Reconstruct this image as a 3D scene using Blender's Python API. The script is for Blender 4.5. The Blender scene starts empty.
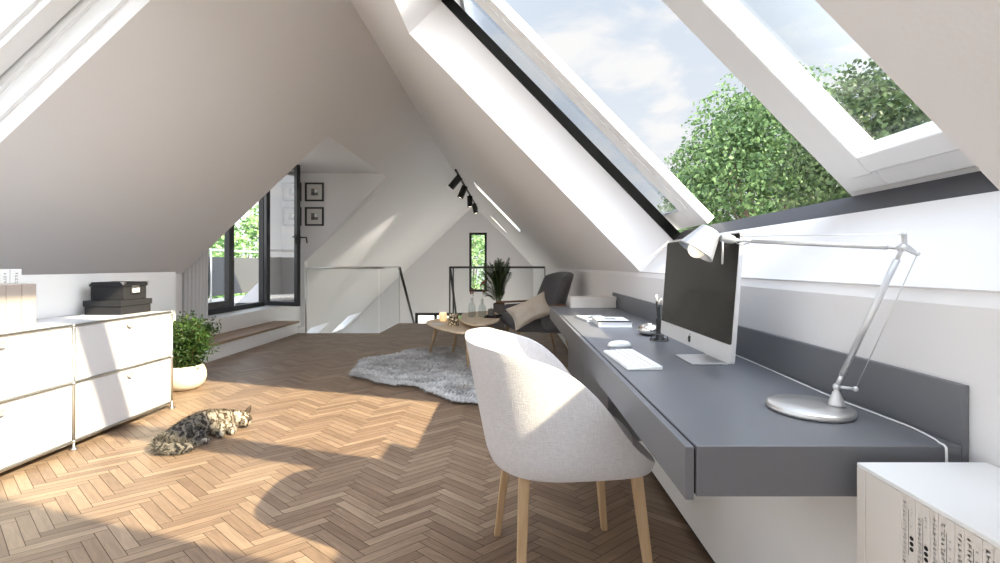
import bpy, bmesh, math, random
from mathutils import Vector, Matrix, noise
random.seed(7)
C = bpy.context.scene.collection
PI = math.pi
V = Vector
F = 448.0                      # focal length in pixels, principal point (510, 265)
EYE = 1.065
def W(px, py, y):              # a photograph pixel at a known depth y, as a point in the room
    return V(((px - 510) * y / F, y, EYE + (265 - py) * y / F))

# ------------------------------------------------------------------ materials
def lin(c):
    return tuple(((x / 255) / 12.92 if x / 255 <= 0.04045 else ((x / 255 + 0.055) / 1.055) ** 2.4) for x in c) + (1,)
def nodes(m):
    m.use_nodes = True
    nt = m.node_tree
    return nt, nt.nodes['Principled BSDF']
def mat(name, rgb, rough=0.5, metal=0.0, bump=0.0, bscale=200.0, var=0.0, vscale=6.0, spec=None, coat=0.0, sheen=0.0, emit=None, estr=0.0, stretch=None):
    m = bpy.data.materials.new(name)
    nt, b = nodes(m)
    col = lin(rgb)
    b.inputs['Base Color'].default_value = col
    b.inputs['Roughness'].default_value = rough
    b.inputs['Metallic'].default_value = metal
    if spec is not None: b.inputs['Specular IOR Level'].default_value = spec
    if coat: b.inputs['Coat Weight'].default_value = coat
    if sheen: b.inputs['Sheen Weight'].default_value = sheen
    if emit:
        b.inputs['Emission Color'].default_value = lin(emit)
        b.inputs['Emission Strength'].default_value = estr
    if bump or var:
        tc = nt.nodes.new('ShaderNodeTexCoord')
        mp = nt.nodes.new('ShaderNodeMapping')
        if stretch: mp.inputs['Scale'].default_value = stretch
        nt.links.new(tc.outputs['Object'], mp.inputs['Vector'])
    if bump:
        n = nt.nodes.new('ShaderNodeTexNoise'); n.inputs['Scale'].default_value = bscale; n.inputs['Detail'].default_value = 4
        bp = nt.nodes.new('ShaderNodeBump'); bp.inputs['Strength'].default_value = bump; bp.inputs['Distance'].default_value = 0.01
        nt.links.new(mp.outputs[0], n.inputs['Vector']); nt.links.new(n.outputs['Fac'], bp.inputs['Height']); nt.links.new(bp.outputs[0], b.inputs['Normal'])
    if var:
        n2 = nt.nodes.new('ShaderNodeTexNoise'); n2.inputs['Scale'].default_value = vscale; n2.inputs['Detail'].default_value = 5
        cr = nt.nodes.new('ShaderNodeMapRange'); cr.inputs['From Min'].default_value = 0.3; cr.inputs['From Max'].default_value = 0.7
        cr.inputs['To Min'].default_value = 1 - var; cr.inputs['To Max'].default_value = 1 + var
        mx = nt.nodes.new('ShaderNodeVectorMath'); mx.operation = 'SCALE'; mx.inputs[0].default_value = col[:3]
        nt.links.new(mp.outputs[0], n2.inputs['Vector']); nt.links.new(n2.outputs['Fac'], cr.inputs['Value'])
        nt.links.new(cr.outputs[0], mx.inputs['Scale']); nt.links.new(mx.outputs[0], b.inputs['Base Color'])
    return m
def clear_glass(name, tint=(255, 255, 255), refl=0.06, rough=0.0):   # thin pane: lets light through, reflects a little by angle
    m = bpy.data.materials.new(name); m.use_nodes = True
    nt = m.node_tree; nt.nodes.clear()
    o = nt.nodes.new('ShaderNodeOutputMaterial'); t = nt.nodes.new('ShaderNodeBsdfTransparent'); g = nt.nodes.new('ShaderNodeBsdfGlossy')
    t.inputs['Color'].default_value = lin(tint); g.inputs['Roughness'].default_value = rough
    ge = nt.nodes.new('ShaderNodeNewGeometry'); dp = nt.nodes.new('ShaderNodeVectorMath'); dp.operation = 'DOT_PRODUCT'
    nt.links.new(ge.outputs['Normal'], dp.inputs[0]); nt.links.new(ge.outputs['Incoming'], dp.inputs[1])
    ab = nt.nodes.new('ShaderNodeMath'); ab.operation = 'ABSOLUTE'; nt.links.new(dp.outputs['Value'], ab.inputs[0])
    iv = nt.nodes.new('ShaderNodeMath'); iv.operation = 'SUBTRACT'; iv.inputs[0].default_value = 1; nt.links.new(ab.outputs[0], iv.inputs[1])
    pw = nt.nodes.new('ShaderNodeMath'); pw.operation = 'POWER'; pw.inputs[1].default_value = 5; nt.links.new(iv.outputs[0], pw.inputs[0])
    mr = nt.nodes.new('ShaderNodeMath'); mr.operation = 'MULTIPLY_ADD'; mr.inputs[1].default_value = min(.9, refl * 12); mr.inputs[2].default_value = refl
    mr.use_clamp = True
    mx = nt.nodes.new('ShaderNodeMixShader')
    nt.links.new(pw.outputs[0], mr.inputs[0]); nt.links.new(mr.outputs[0], mx.inputs[0])
    nt.links.new(t.outputs[0], mx.inputs[1]); nt.links.new(g.outputs[0], mx.inputs[2]); nt.links.new(mx.outputs[0], o.inputs[0])
    return m
def wood(name, rgb, dark, scale=1.0, rough=0.5, axis='X'):
    m = bpy.data.materials.new(name); nt, b = nodes(m)
    tc = nt.nodes.new('ShaderNodeTexCoord'); mp = nt.nodes.new('ShaderNodeMapping')
    s = [30 * scale] * 3; s['XYZ'.index(axis)] = 2.5 * scale
    mp.inputs['Scale'].default_value = s
    n = nt.nodes.new('ShaderNodeTexNoise'); n.inputs['Scale'].default_value = 1.0; n.inputs['Detail'].default_value = 6; n.inputs['Distortion'].default_value = 0.6
    r = nt.nodes.new('ShaderNodeValToRGB'); r.color_ramp.elements[0].position = 0.3; r.color_ramp.elements[1].position = 0.7
    r.color_ramp.elements[0].color = lin(dark); r.color_ramp.elements[1].color = lin(rgb)
    nt.links.new(tc.outputs['Object'], mp.inputs[0]); nt.links.new(mp.outputs[0], n.inputs['Vector']); nt.links.new(n.outputs['Fac'], r.inputs[0]); nt.links.new(r.outputs[0], b.inputs['Base Color'])
    b.inputs['Roughness'].default_value = rough
    return m
def fabric(name, rgb, weave=900.0, var=0.08, rough=0.95, bump=0.25):
    m = bpy.data.materials.new(name); nt, b = nodes(m)
    tc = nt.nodes.new('ShaderNodeTexCoord')
    w1 = nt.nodes.new('ShaderNodeTexNoise'); w1.inputs['Scale'].default_value = 1.0; w1.inputs['Detail'].default_value = 2
    w2 = nt.nodes.new('ShaderNodeTexNoise'); w2.inputs['Scale'].default_value = 1.0; w2.inputs['Detail'].default_value = 2
    for w_, s in ((w1, (weave, weave, weave * 0.12)), (w2, (weave * 0.14, weave * 0.14, weave))):
        mp = nt.nodes.new('ShaderNodeMapping'); mp.inputs['Scale'].default_value = s
        nt.links.new(tc.outputs['Object'], mp.inputs[0]); nt.links.new(mp.outputs[0], w_.inputs['Vector'])
    ad = nt.nodes.new('ShaderNodeMath'); ad.operation = 'ADD'
    nt.links.new(w1.outputs['Fac'], ad.inputs[0]); nt.links.new(w2.outputs['Fac'], ad.inputs[1])
    mr = nt.nodes.new('ShaderNodeMapRange'); mr.inputs['From Min'].default_value = 0.6; mr.inputs['From Max'].default_value = 1.4
    mr.inputs['To Min'].default_value = 1 - var; mr.inputs['To Max'].default_value = 1 + var
    sc = nt.nodes.new('ShaderNodeVectorMath'); sc.operation = 'SCALE'; sc.inputs[0].default_value = lin(rgb)[:3]
    nt.links.new(ad.outputs[0], mr.inputs[0]); nt.links.new(mr.outputs[0], sc.inputs['Scale']); nt.links.new(sc.outputs[0], b.inputs['Base Color'])
    bp = nt.nodes.new('ShaderNodeBump'); bp.inputs['Strength'].default_value = bump; bp.inputs['Distance'].default_value = 0.004
    nt.links.new(ad.outputs[0], bp.inputs['Height']); nt.links.new(bp.outputs[0], b.inputs['Normal'])
    b.inputs['Roughness'].default_value = rough; b.inputs['Sheen Weight'].default_value = 0.15
    return m
def leafmat(name, c1, c2, scale=3.0, rough=0.5, trans=0.25):
    m = bpy.data.materials.new(name); nt, b = nodes(m)
    at = nt.nodes.new('ShaderNodeAttribute'); at.attribute_name = 'tone'
    r = nt.nodes.new('ShaderNodeValToRGB'); r.color_ramp.elements[0].color = lin(c1); r.color_ramp.elements[1].color = lin(c2)
    nt.links.new(at.outputs['Fac'], r.inputs[0]); nt.links.new(r.outputs[0], b.inputs['Base Color'])
    b.inputs['Roughness'].default_value = rough; b.inputs['Specular IOR Level'].default_value = 0.3
    if trans:
        o = nt.nodes['Material Output']; tr = nt.nodes.new('ShaderNodeBsdfTranslucent'); mx = nt.nodes.new('ShaderNodeMixShader')
        mx.inputs[0].default_value = trans
        nt.links.new(r.outputs[0], tr.inputs[0]); nt.links.new(b.outputs[0], mx.inputs[1]); nt.links.new(tr.outputs[0], mx.inputs[2]); nt.links.new(mx.outputs[0], o.inputs[0])
    return m

M = {}
M['wall'] = mat('white plaster', (229, 227, 228), 0.85, bump=0.05, bscale=120)
M['white'] = mat('white lacquer', (238, 238, 238), 0.45)
M['cab_white'] = mat('sideboard lacquer', (206, 206, 208), 0.4)
M['white_gloss'] = mat('white powder coat', (232, 232, 232), 0.3)
M['white_frame'] = mat('white window paint', (228, 228, 229), 0.45)
M['black'] = mat('matt black', (18, 18, 19), 0.5)
M['black_alu'] = mat('anthracite aluminium', (42, 43, 47), 0.42)
M['frame_black'] = mat('black window lining', (6, 6, 6), 0.7, spec=0.15)
M['dark_rail'] = mat('dark grey rail paint', (62, 62, 68), 0.5)
M['desk'] = mat('graphite desk lacquer', (106, 107, 112), 0.36, bump=0.02, bscale=500, coat=0.05)
M['desk_gap'] = mat('shadow gap black', (12, 12, 12), 0.8)
M['chrome'] = mat('brushed steel', (214, 212, 209), 0.34, metal=1.0)
M['chrome_dark'] = mat('dark steel', (95, 93, 92), 0.3, metal=1.0)
M['alu'] = mat('satin aluminium', (214, 214, 216), 0.4, metal=0.6)
M['silver'] = mat('polished silver', (235, 232, 228), 0.12, metal=1.0)
M['oak'] = wood('light oak', (206, 178, 143), (178, 146, 110), 1.0, 0.5, 'Z')
M['oak_top'] = wood('pale oak veneer', (232, 214, 190), (214, 192, 164), 0.8, 0.45, 'Y')
M['walnut'] = wood('brown step oak', (165, 139, 115), (132, 106, 84), 0.8, 0.5, 'Y')
M['arm_wood'] = wood('walnut arm', (140, 104, 78), (104, 74, 52), 0.8, 0.5, 'X')
M['chair_fabric'] = fabric('light grey woven fabric', (202, 199, 201), 420, 0.12)
M['armchair_fabric'] = fabric('charcoal felt', (94, 93, 98), 500, 0.15)
M['pillow_fabric'] = fabric('cream linen', (214, 205, 193), 420, 0.1)
M['curtain'] = fabric('pale grey curtain', (214, 212, 213), 300, 0.05)
M['box_card'] = mat('charcoal card', (40, 40, 43), 0.9, spec=0.2, bump=0.1, bscale=400)
M['binder'] = mat('beige card', (176, 165, 156), 0.8)
M['paper'] = mat('white paper', (236, 236, 236), 0.8)
M['paper_warm'] = mat('off white paper', (222, 216, 210), 0.85)
M['ink'] = mat('printing ink', (88, 86, 88), 0.8)
M['ink_black'] = mat('black printing ink', (22, 22, 24), 0.8)
M['pot_white'] = mat('cream ceramic', (214, 205, 188), 0.55, bump=0.1, bscale=25)
M['concrete'] = mat('grey concrete', (120, 118, 117), 0.85, bump=0.15, bscale=60, var=0.1, vscale=20)
M['soil'] = mat('potting soil', (62, 48, 38), 0.95, bump=0.6, bscale=120)
M['stem'] = mat('green stem', (92, 112, 52), 0.6)
M['stem_tan'] = mat('tan stem', (110, 108, 60), 0.6)
M['bark'] = mat('grey brown bark', (110, 96, 84), 0.9, bump=0.5, bscale=20, var=0.2)
M['screen'] = mat('black screen glass', (26, 24, 23), 0.10, spec=0.35)
M['glass'] = clear_glass('clear glass', (252, 254, 253), 0.045)
M['rail_glass'] = clear_glass('railing glass', (250, 251, 251), 0.006)
M['mesh_panel'] = mat('grey balcony panel', (74, 74, 75), 0.7, bump=0.3, bscale=60, var=0.12, vscale=40)
M['paving'] = mat('pale gravel', (196, 192, 184), 0.95, var=0.12, vscale=2)
M['balcony'] = mat('pale balcony slab', (200, 196, 190), 0.8)
M['bulb'] = mat('frosted lamp bulb', (255, 252, 244), 0.4, emit=(255, 240, 214), estr=0.5)
M['spot_face'] = mat('lit spot lens', (255, 250, 240), 0.4, emit=(255, 246, 230), estr=2.2)
M['candle'] = mat('glowing wax', (255, 190, 110), 0.5, emit=(255, 215, 150), estr=0.9)
M['wood_dark'] = mat('brown flower', (120, 48, 40), 0.7)
M['leaf_bush'] = leafmat('small bush leaves', (20, 40, 12), (62, 92, 38), trans=0.08)
M['leaf_palm'] = leafmat('palm leaves', (30, 44, 26), (74, 92, 58), trans=0.1)
M['leaf_tree'] = leafmat('tree leaves', (50, 80, 48), (122, 150, 98), trans=0.25)
M['leaf_tree2'] = leafmat('dark tree leaves', (34, 52, 30), (88, 108, 70), trans=0.25)
M['leaf_tree3'] = leafmat('garden tree leaves', (72, 110, 60), (158, 190, 128), trans=0.3)

def left_glass():             # thick pane of the slid-over sash: refracting glass chosen to block direct sun
    m = bpy.data.materials.new('thick sash glass'); nt, b = nodes(m)
    b.inputs['Base Color'].default_value = lin((238, 243, 248)); b.inputs['Roughness'].default_value = 0.0
    b.inputs['Transmission Weight'].default_value = 1.0; b.inputs['IOR'].default_value = 1.45
    return m
M['thick_glass'] = left_glass()

def floor_mat():
    m = bpy.data.materials.new('oak herringbone'); nt, b = nodes(m)
    uv = nt.nodes.new('ShaderNodeUVMap'); uv.uv_map = 'grain'
    at = nt.nodes.new('ShaderNodeAttribute'); at.attribute_name = 'tone'
    mp = nt.nodes.new('ShaderNodeMapping'); mp.inputs['Scale'].default_value = (7, 70, 1)
    n = nt.nodes.new('ShaderNodeTexNoise'); n.inputs['Scale'].default_value = 1.0; n.inputs['Detail'].default_value = 6; n.inputs['Distortion'].default_value = 0.9
    nt.links.new(uv.outputs[0], mp.inputs[0]); nt.links.new(mp.outputs[0], n.inputs['Vector'])
    base = nt.nodes.new('ShaderNodeValToRGB'); e = base.color_ramp.elements
    e[0].position = 0.0; e[0].color = lin((118, 96, 79)); e[1].position = 1.0; e[1].color = lin((159, 136, 114))
    x = base.color_ramp.elements.new(0.5); x.color = lin((139, 116, 96))
    nt.links.new(at.outputs['Fac'], base.inputs[0])
    mr = nt.nodes.new('ShaderNodeMapRange'); mr.inputs['From Min'].default_value = 0.3; mr.inputs['From Max'].default_value = 0.72
    mr.inputs['To Min'].default_value = 0.76; mr.inputs['To Max'].default_value = 1.14
    nt.links.new(n.outputs['Fac'], mr.inputs[0])
    sc = nt.nodes.new('ShaderNodeVectorMath'); sc.operation = 'SCALE'
    nt.links.new(base.outputs[0], sc.inputs[0]); nt.links.new(mr.outputs[0], sc.inputs['Scale']); nt.links.new(sc.outputs[0], b.inputs['Base Color'])
    rr = nt.nodes.new('ShaderNodeMapRange'); rr.inputs['To Min'].default_value = 0.34; rr.inputs['To Max'].default_value = 0.5
    nt.links.new(n.outputs['Fac'], rr.inputs[0]); nt.links.new(rr.outputs[0], b.inputs['Roughness'])
    bp = nt.nodes.new('ShaderNodeBump'); bp.inputs['Strength'].default_value = 0.08; bp.inputs['Distance'].default_value = 0.003
    nt.links.new(n.outputs['Fac'], bp.inputs['Height']); nt.links.new(bp.outputs[0], b.inputs['Normal'])
    return m
M['floor'] = floor_mat()
M['lower_floor'] = mat('pale carpet', (188, 187, 186), 0.95)
M['seam'] = mat('floor seam', (78, 58, 42), 0.8)

# ------------------------------------------------------------------ mesh helpers
class MB:
    def __init__(s): s.bm = bmesh.new()
    def hexa(s, p, mi=0):       # 8 points: bottom 0-3, top 4-7 (same order)
        v = [s.bm.verts.new(q) for q in p]
        fs = []
        for f in ((3, 2, 1, 0), (4, 5, 6, 7), (0, 1, 5, 4), (1, 2, 6, 5), (2, 3, 7, 6), (3, 0, 4, 7)):
            k = s.bm.faces.new([v[i] for i in f]); k.material_index = mi; fs.append(k)
        return s
    def box(s, x0, x1, y0, y1, z0, z1, mi=0, M4=None):
        p = [V(q) for q in ((x0, y0, z0), (x1, y0, z0), (x1, y1, z0), (x0, y1, z0), (x0, y0, z1), (x1, y0, z1), (x1, y1, z1), (x0, y1, z1))]
        if M4: p = [M4 @ q for q in p]
        return s.hexa(p, mi)
    def prism(s, pts, d, mi=0):  # planar polygon extruded by vector d
        d = V(d); a = [s.bm.verts.new(V(p)) for p in pts]; b = [s.bm.verts.new(V(p) + d) for p in pts]
        n = len(pts)
        for f in [list(reversed(a)), b] + [[a[i], a[(i + 1) % n], b[(i + 1) % n], b[i]] for i in range(n)]:
            s.bm.faces.new(f).material_index = mi
        return s
    def tube(s, path, r, n=10, mi=0, cap=True):
        path = [V(p) for p in path]
        rs = r if isinstance(r, (list, tuple)) else [r] * len(path)
        rings = []; up = None
        for i, p in enumerate(path):
            t = (path[min(i + 1, len(path) - 1)] - path[max(i - 1, 0)]).normalized()
            if up is None:
                up = t.orthogonal().normalized()
            up = (up - t * up.dot(t)); up = up.normalized() if up.length > 1e-6 else t.orthogonal().normalized()
            w = t.cross(up)
            rings.append([s.bm.verts.new(p + (up * math.cos(2 * PI * k / n) + w * math.sin(2 * PI * k / n)) * rs[i]) for k in range(n)])
        for a, b in zip(rings, rings[1:]):
            for k in range(n):
                f = s.bm.faces.new((a[k], a[(k + 1) % n], b[(k + 1) % n], b[k])); f.material_index = mi; f.smooth = True
        if cap:
            s.bm.faces.new(list(reversed(rings[0]))).material_index = mi
            s.bm.faces.new(rings[-1]).material_index = mi
        return s
    def lathe(s, prof, c=(0, 0, 0), n=32, mi=0, M4=None, sx=1, sy=1):
        c = V(c); rings = []
        for r, z in prof:
            ring = []
            for k in range(n):
                q = V((r * sx * math.cos(2 * PI * k / n), r * sy * math.sin(2 * PI * k / n), z))
                if M4: q = M4 @ q
                ring.append(s.bm.verts.new(q + c))
            rings.append(ring)
        for a, b in zip(rings, rings[1:]):
            for k in range(n):
                f = s.bm.faces.new((a[k], a[(k + 1) % n], b[(k + 1) % n], b[k])); f.material_index = mi; f.smooth = True
        s.bm.faces.new(list(reversed(rings[0]))).material_index = mi
        s.bm.faces.new(rings[-1]).material_index = mi
        return s
    def ball(s, c, r, M4=None, seg=16, mi=0):
        r = r if isinstance(r, (tuple, list)) else (r, r, r)
        m = Matrix.Translation(V(c)) @ (M4 or Matrix()) @ Matrix.Diagonal((r[0], r[1], r[2], 1))
        k = bmesh.ops.create_uvsphere(s.bm, u_segments=seg, v_segments=max(6, seg // 2), radius=1, matrix=m)
        for v in k['verts']:
            for f in v.link_faces: f.smooth = True; f.material_index = mi
        return s
    def face(s, pts, mi=0):
        s.bm.faces.new([s.bm.verts.new(V(p)) for p in pts]).material_index = mi
        return s
    def build(s, name, mats, parent=None, bevel=0.0, seg=2, smooth=False, solid=0.0, sub=0, offset=-1, rem=True):
        bmesh.ops.recalc_face_normals(s.bm, faces=s.bm.faces) if rem else None
        if bevel:
            es = [e for e in s.bm.edges if len(e.link_faces) == 2 and e.calc_face_angle(0) > 0.5]
            bmesh.ops.bevel(s.bm, geom=es, offset=bevel, segments=seg, profile=0.5, affect='EDGES', clamp_overlap=True)
        me = bpy.data.meshes.new(name); s.bm.to_mesh(me); s.bm.free()
        for m in (mats if isinstance(mats, (list, tuple)) else [mats]): me.materials.append(m)
        if smooth:
            me.polygons.foreach_set('use_smooth', [True] * len(me.polygons))
        o = bpy.data.objects.new(name, me); C.objects.link(o)
        if solid:
            k = o.modifiers.new('thickness', 'SOLIDIFY'); k.thickness = solid; k.offset = offset
        if sub:
            k = o.modifiers.new('smooth', 'SUBSURF'); k.levels = sub; k.render_levels = sub
        if parent: put(o, parent)
        return o
def put(o, parent):
    o.parent = parent
    o.matrix_parent_inverse = Matrix.Identity(4)
    return o
def tag(o, label, cat, group=None, kind=None):
    o['label'] = label; o['category'] = cat
    if group: o['group'] = group
    if kind: o['kind'] = kind
    return o
def thing(name, label, cat, loc=(0, 0, 0), rz=0, group=None):
    o = bpy.data.objects.new(name, None); C.objects.link(o)
    o.location = loc; o.rotation_euler = (0, 0, rz); o.empty_display_size = 0.1
    return tag(o, label, cat, group)
def struct(o, label=None, cat=None):
    o['kind'] = 'structure'
    if label: o['label'] = label
    if cat: o['category'] = cat
    return o
def copy_tree(o, parent=None):
    c = o.copy(); C.objects.link(c)
    if parent: c.parent = parent
    for ch in list(o.children): copy_tree(ch, c)
    return c
def sm(a, b, x):
    t = max(0, min(1, (x - a) / (b - a))); return t * t * (3 - 2 * t)
def interp(tab, x):
    for (a, fa), (b, fb) in zip(tab, tab[1:]):
        if x <= b: return fa + (fb - fa) * sm(a, b, x) if x > a else fa
    return tab[-1][1]
def leaf_cloud(name, pts, size, m, parent=None, elong=1.6, up=None, tone=None):
    """leaf blades at pts: list of (position, outward normal)"""
    verts = []; faces = []; tones = []
    for p, nrm in pts:
        d = V((random.gauss(0, 1), random.gauss(0, 1), random.gauss(0, 1))).normalized()
        n = (nrm * 0.9 + d * 0.9).normalized()
        a = n.orthogonal().normalized(); b = n.cross(a); th = random.random() * 2 * PI
        a, b = a * math.cos(th) + b * math.sin(th), b * math.cos(th) - a * math.sin(th)
        s = size * random.uniform(0.65, 1.25)
        k = len(verts)
        verts += [p - a * s * elong * 0.5, p + b * s * 0.42 - a * s * 0.1 + n * s * 0.08, p + a * s * elong * 0.5, p - b * s * 0.42 - a * s * 0.1 + n * s * 0.08]
        faces.append((k, k + 1, k + 2, k + 3)); tones.append(random.random() if tone is None else max(0, min(1, tone(p) + random.uniform(-.25, .25))))
    me = bpy.data.meshes.new(name); me.from_pydata([tuple(v) for v in verts], [], faces)
    at = me.attributes.new('tone', 'FLOAT', 'FACE'); at.data.foreach_set('value', tones)
    me.materials.append(m)
    o = bpy.data.objects.new(name, me); C.objects.link(o)
    if parent: put(o, parent)
    return o
# ------------------------------------------------------------------ the attic shell
RX, RZ = -1.34, EYE + 2.22                  # ridge
KR = math.hypot(1, 1.03); KL = math.hypot(1, 0.95)
def R(y, s, t):                             # right slope: along the slope from the ridge, then outwards
    return V((RX + (s + 1.03 * t) / KR, y, RZ + (-1.03 * s + t) / KR))
def L(y, s, t):
    return V((RX - (s + 0.95 * t) / KL, y, RZ + (-0.95 * s + t) / KL))
def slab(mb, P, y0, y1, s0, s1, t0, t1, mi=0):
    return mb.hexa([P(y0, s0, t0), P(y1, s0, t0), P(y1, s1, t0), P(y0, s1, t0), P(y0, s0, t1), P(y1, s0, t1), P(y1, s1, t1), P(y0, s1, t1)], mi)
YB, YF = -1.9, 16.8                         # rear and far gable
TR = 0.30
# right slope: openings (y0, y1, s0, s1)
OPEN_R = [(-1.78, -0.75, 0.5, 2.9), (0.65, 2.95, 0.968, 3.158), (8.2, 8.75, 0.96, 2.2), (12.75, 13.2, 1.12, 1.78)]
SR1 = 3.5
OPEN_L = [(-1.78, 0.35, 0.4, 3.1), (0.55, 2.58, 0.565, 2.75)]
def slope(name, P, y0, y1, s0, s1, openings):
    mb = MB(); y = y0
    for a, b, c, d in openings:
        slab(mb, P, y, a, s0, s1, 0, TR); slab(mb, P, a, b, s0, c, 0, TR); slab(mb, P, a, b, d, s1, 0, TR); y = b
    slab(mb, P, y, y1, s0, s1, 0, TR)
    return mb
mb = slope('ceiling_right', R, YB, YF, -0.25, SR1, OPEN_R)
struct(mb.build('ceiling_right', M['wall']))
mb = slope('ceiling_left', L, YB, 5.17, -0.05, 3.60, OPEN_L)
slab(mb, L, 5.17, 7.9, -0.05, 1.048, 0, TR)
# far part of the left slope, running down past the floor, with two low roof windows
lo = [(12.4, 13.7, 5.75, 6.6), (15.3, 16.55, 5.75, 6.6)]; y = 7.9
for a, b, c, d in lo:
    slab(mb, L, y, a, -0.05, 9.2, 0, TR); slab(mb, L, a, b, -0.05, c, 0, TR); slab(mb, L, a, b, d, 9.2, 0, TR); y = b
slab(mb, L, y, YF, -0.05, 9.2, 0, TR)
struct(mb.build('ceiling_left', M['wall']))
# knee walls
XW = 0.851
mb = MB()
prof = [(XW, -2.75), (XW, 0.988), (0.868, 1.0215), (0.98, 1.0215), (1.1, 0.9), (1.1, -2.75)]
LW = (9.0, 16.2, -2.3, -0.35)
mb.prism([(x, YB, z) for x, z in prof], (0, LW[0] - YB, 0)); mb.prism([(x, LW[1], z) for x, z in prof], (0, YF - LW[1], 0))
mb.prism([(x, LW[0], max(z, LW[3])) for x, z in prof], (0, LW[1] - LW[0], 0)); mb.box(XW, 1.1, LW[0], LW[1], -2.75, LW[2])
struct(mb.build('wall_right', M['wall']))
mb = MB()
mb.prism([(-3.78, YB, 0), (-3.78, YB, 0.962), (-3.95, YB, 0.95), (-3.95, YB, 0)], (0, 5.05 - YB, 0))
struct(mb.build('wall_left', M['wall']))
mb = MB(); mb.box(-3.03, -3.0, -1.2, 4.02, 0, 1.003)
struct(mb.build('partition_low', M['white']), 'low white partition board behind the white sideboard', 'partition')
# service casing under the desk along the right wall
mb = MB(); mb.box(0.713, XW, 0.80, 7.6, 0.03, 0.628); mb.box(0.728, XW, 0.80, 7.6, 0, 0.03, 1)
struct(mb.build('wall_casing', [M['white'], M['black']], bevel=0.0), 'low white wall casing running under the grey desk', 'casing')
# dormer
mb = MB(); mb.prism([(-2.1, 5.05, 2.68), (-4.3, 5.05, 2.68), (-4.3, 5.05, 0), (-3.78, 5.05, 0), (-3.78, 5.05, 0.965)], (0, 0.118, 0))
mb.prism([(-2.1, 7.885, 2.68), (-4.3, 7.885, 2.68), (-4.3, 7.885, -2.75), (-3.62, 7.885, -2.75), (-3.62, 7.885, 1.115)], (0, 0.1, 0))
mb.box(-8.6, -4.3, 7.9, 8.0, -2.75, 0.4)
struct(mb.build('wall_dormer', M['wall']))
mb = MB(); mb.box(-4.5, -2.08, 5.05, 8.0, 2.68, 2.86)
struct(mb.build('ceiling_dormer', M['wall']))
mb = MB(); mb.box(-4.3, -3.68, 5.17, 7.9, 0.0, 0.40); mb.box(-3.70, -3.66, 5.17, 6.95, 0.355, 0.40)
struct(mb.build('wall_dormer_sill', M['white']))
mb = MB(); mb.box(-3.68, -3.31, 4.85, 6.98, 0.0, 0.165)
mb.box(-3.69, -3.285, 4.83, 6.99, 0.165, 0.195, 1)
struct(mb.build('step_dormer', [M['white'], M['walnut']]), 'low white step with a brown wood tread below the balcony door', 'step')
# gables
def wall_holes(mb, y0, y1, x0, x1, z0, z1, holes):     # rectangular wall in the xz plane with rectangular holes
    xs = sorted({x0, x1, *[h[0] for h in holes], *[h[1] for h in holes]}); zs = sorted({z0, z1, *[h[2] for h in holes], *[h[3] for h in holes]})
    for xa, xb in zip(xs, xs[1:]):
        for za, zb in zip(zs, zs[1:]):
            cx, cz = (xa + xb) / 2, (za + zb) / 2
            if not any(h[0] < cx < h[1] and h[2] < cz < h[3] for h in holes): mb.box(xa, xb, y0, y1, za, zb)
GW = (-1.53, -0.87, 0.06, 2.28); GL = (-3.56, -0.05, -2.35, -0.73)
mb = MB(); wall_holes(mb, YF, YF + 0.25, -8.9, 1.4, -2.75, 3.7, [GW, GL])
struct(mb.build('wall_front', M['wall']))
BWIN = (-3.5, 0.7, 0.1, 1.15); BWIN2 = (-2.75, 0.05, 1.25, 1.95)
mb = MB(); wall_holes(mb, YB - 0.25, YB, -4.4, 1.4, -0.2, 3.7, [BWIN, BWIN2])
struct(mb.build('wall_back', M['wall']))
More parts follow.
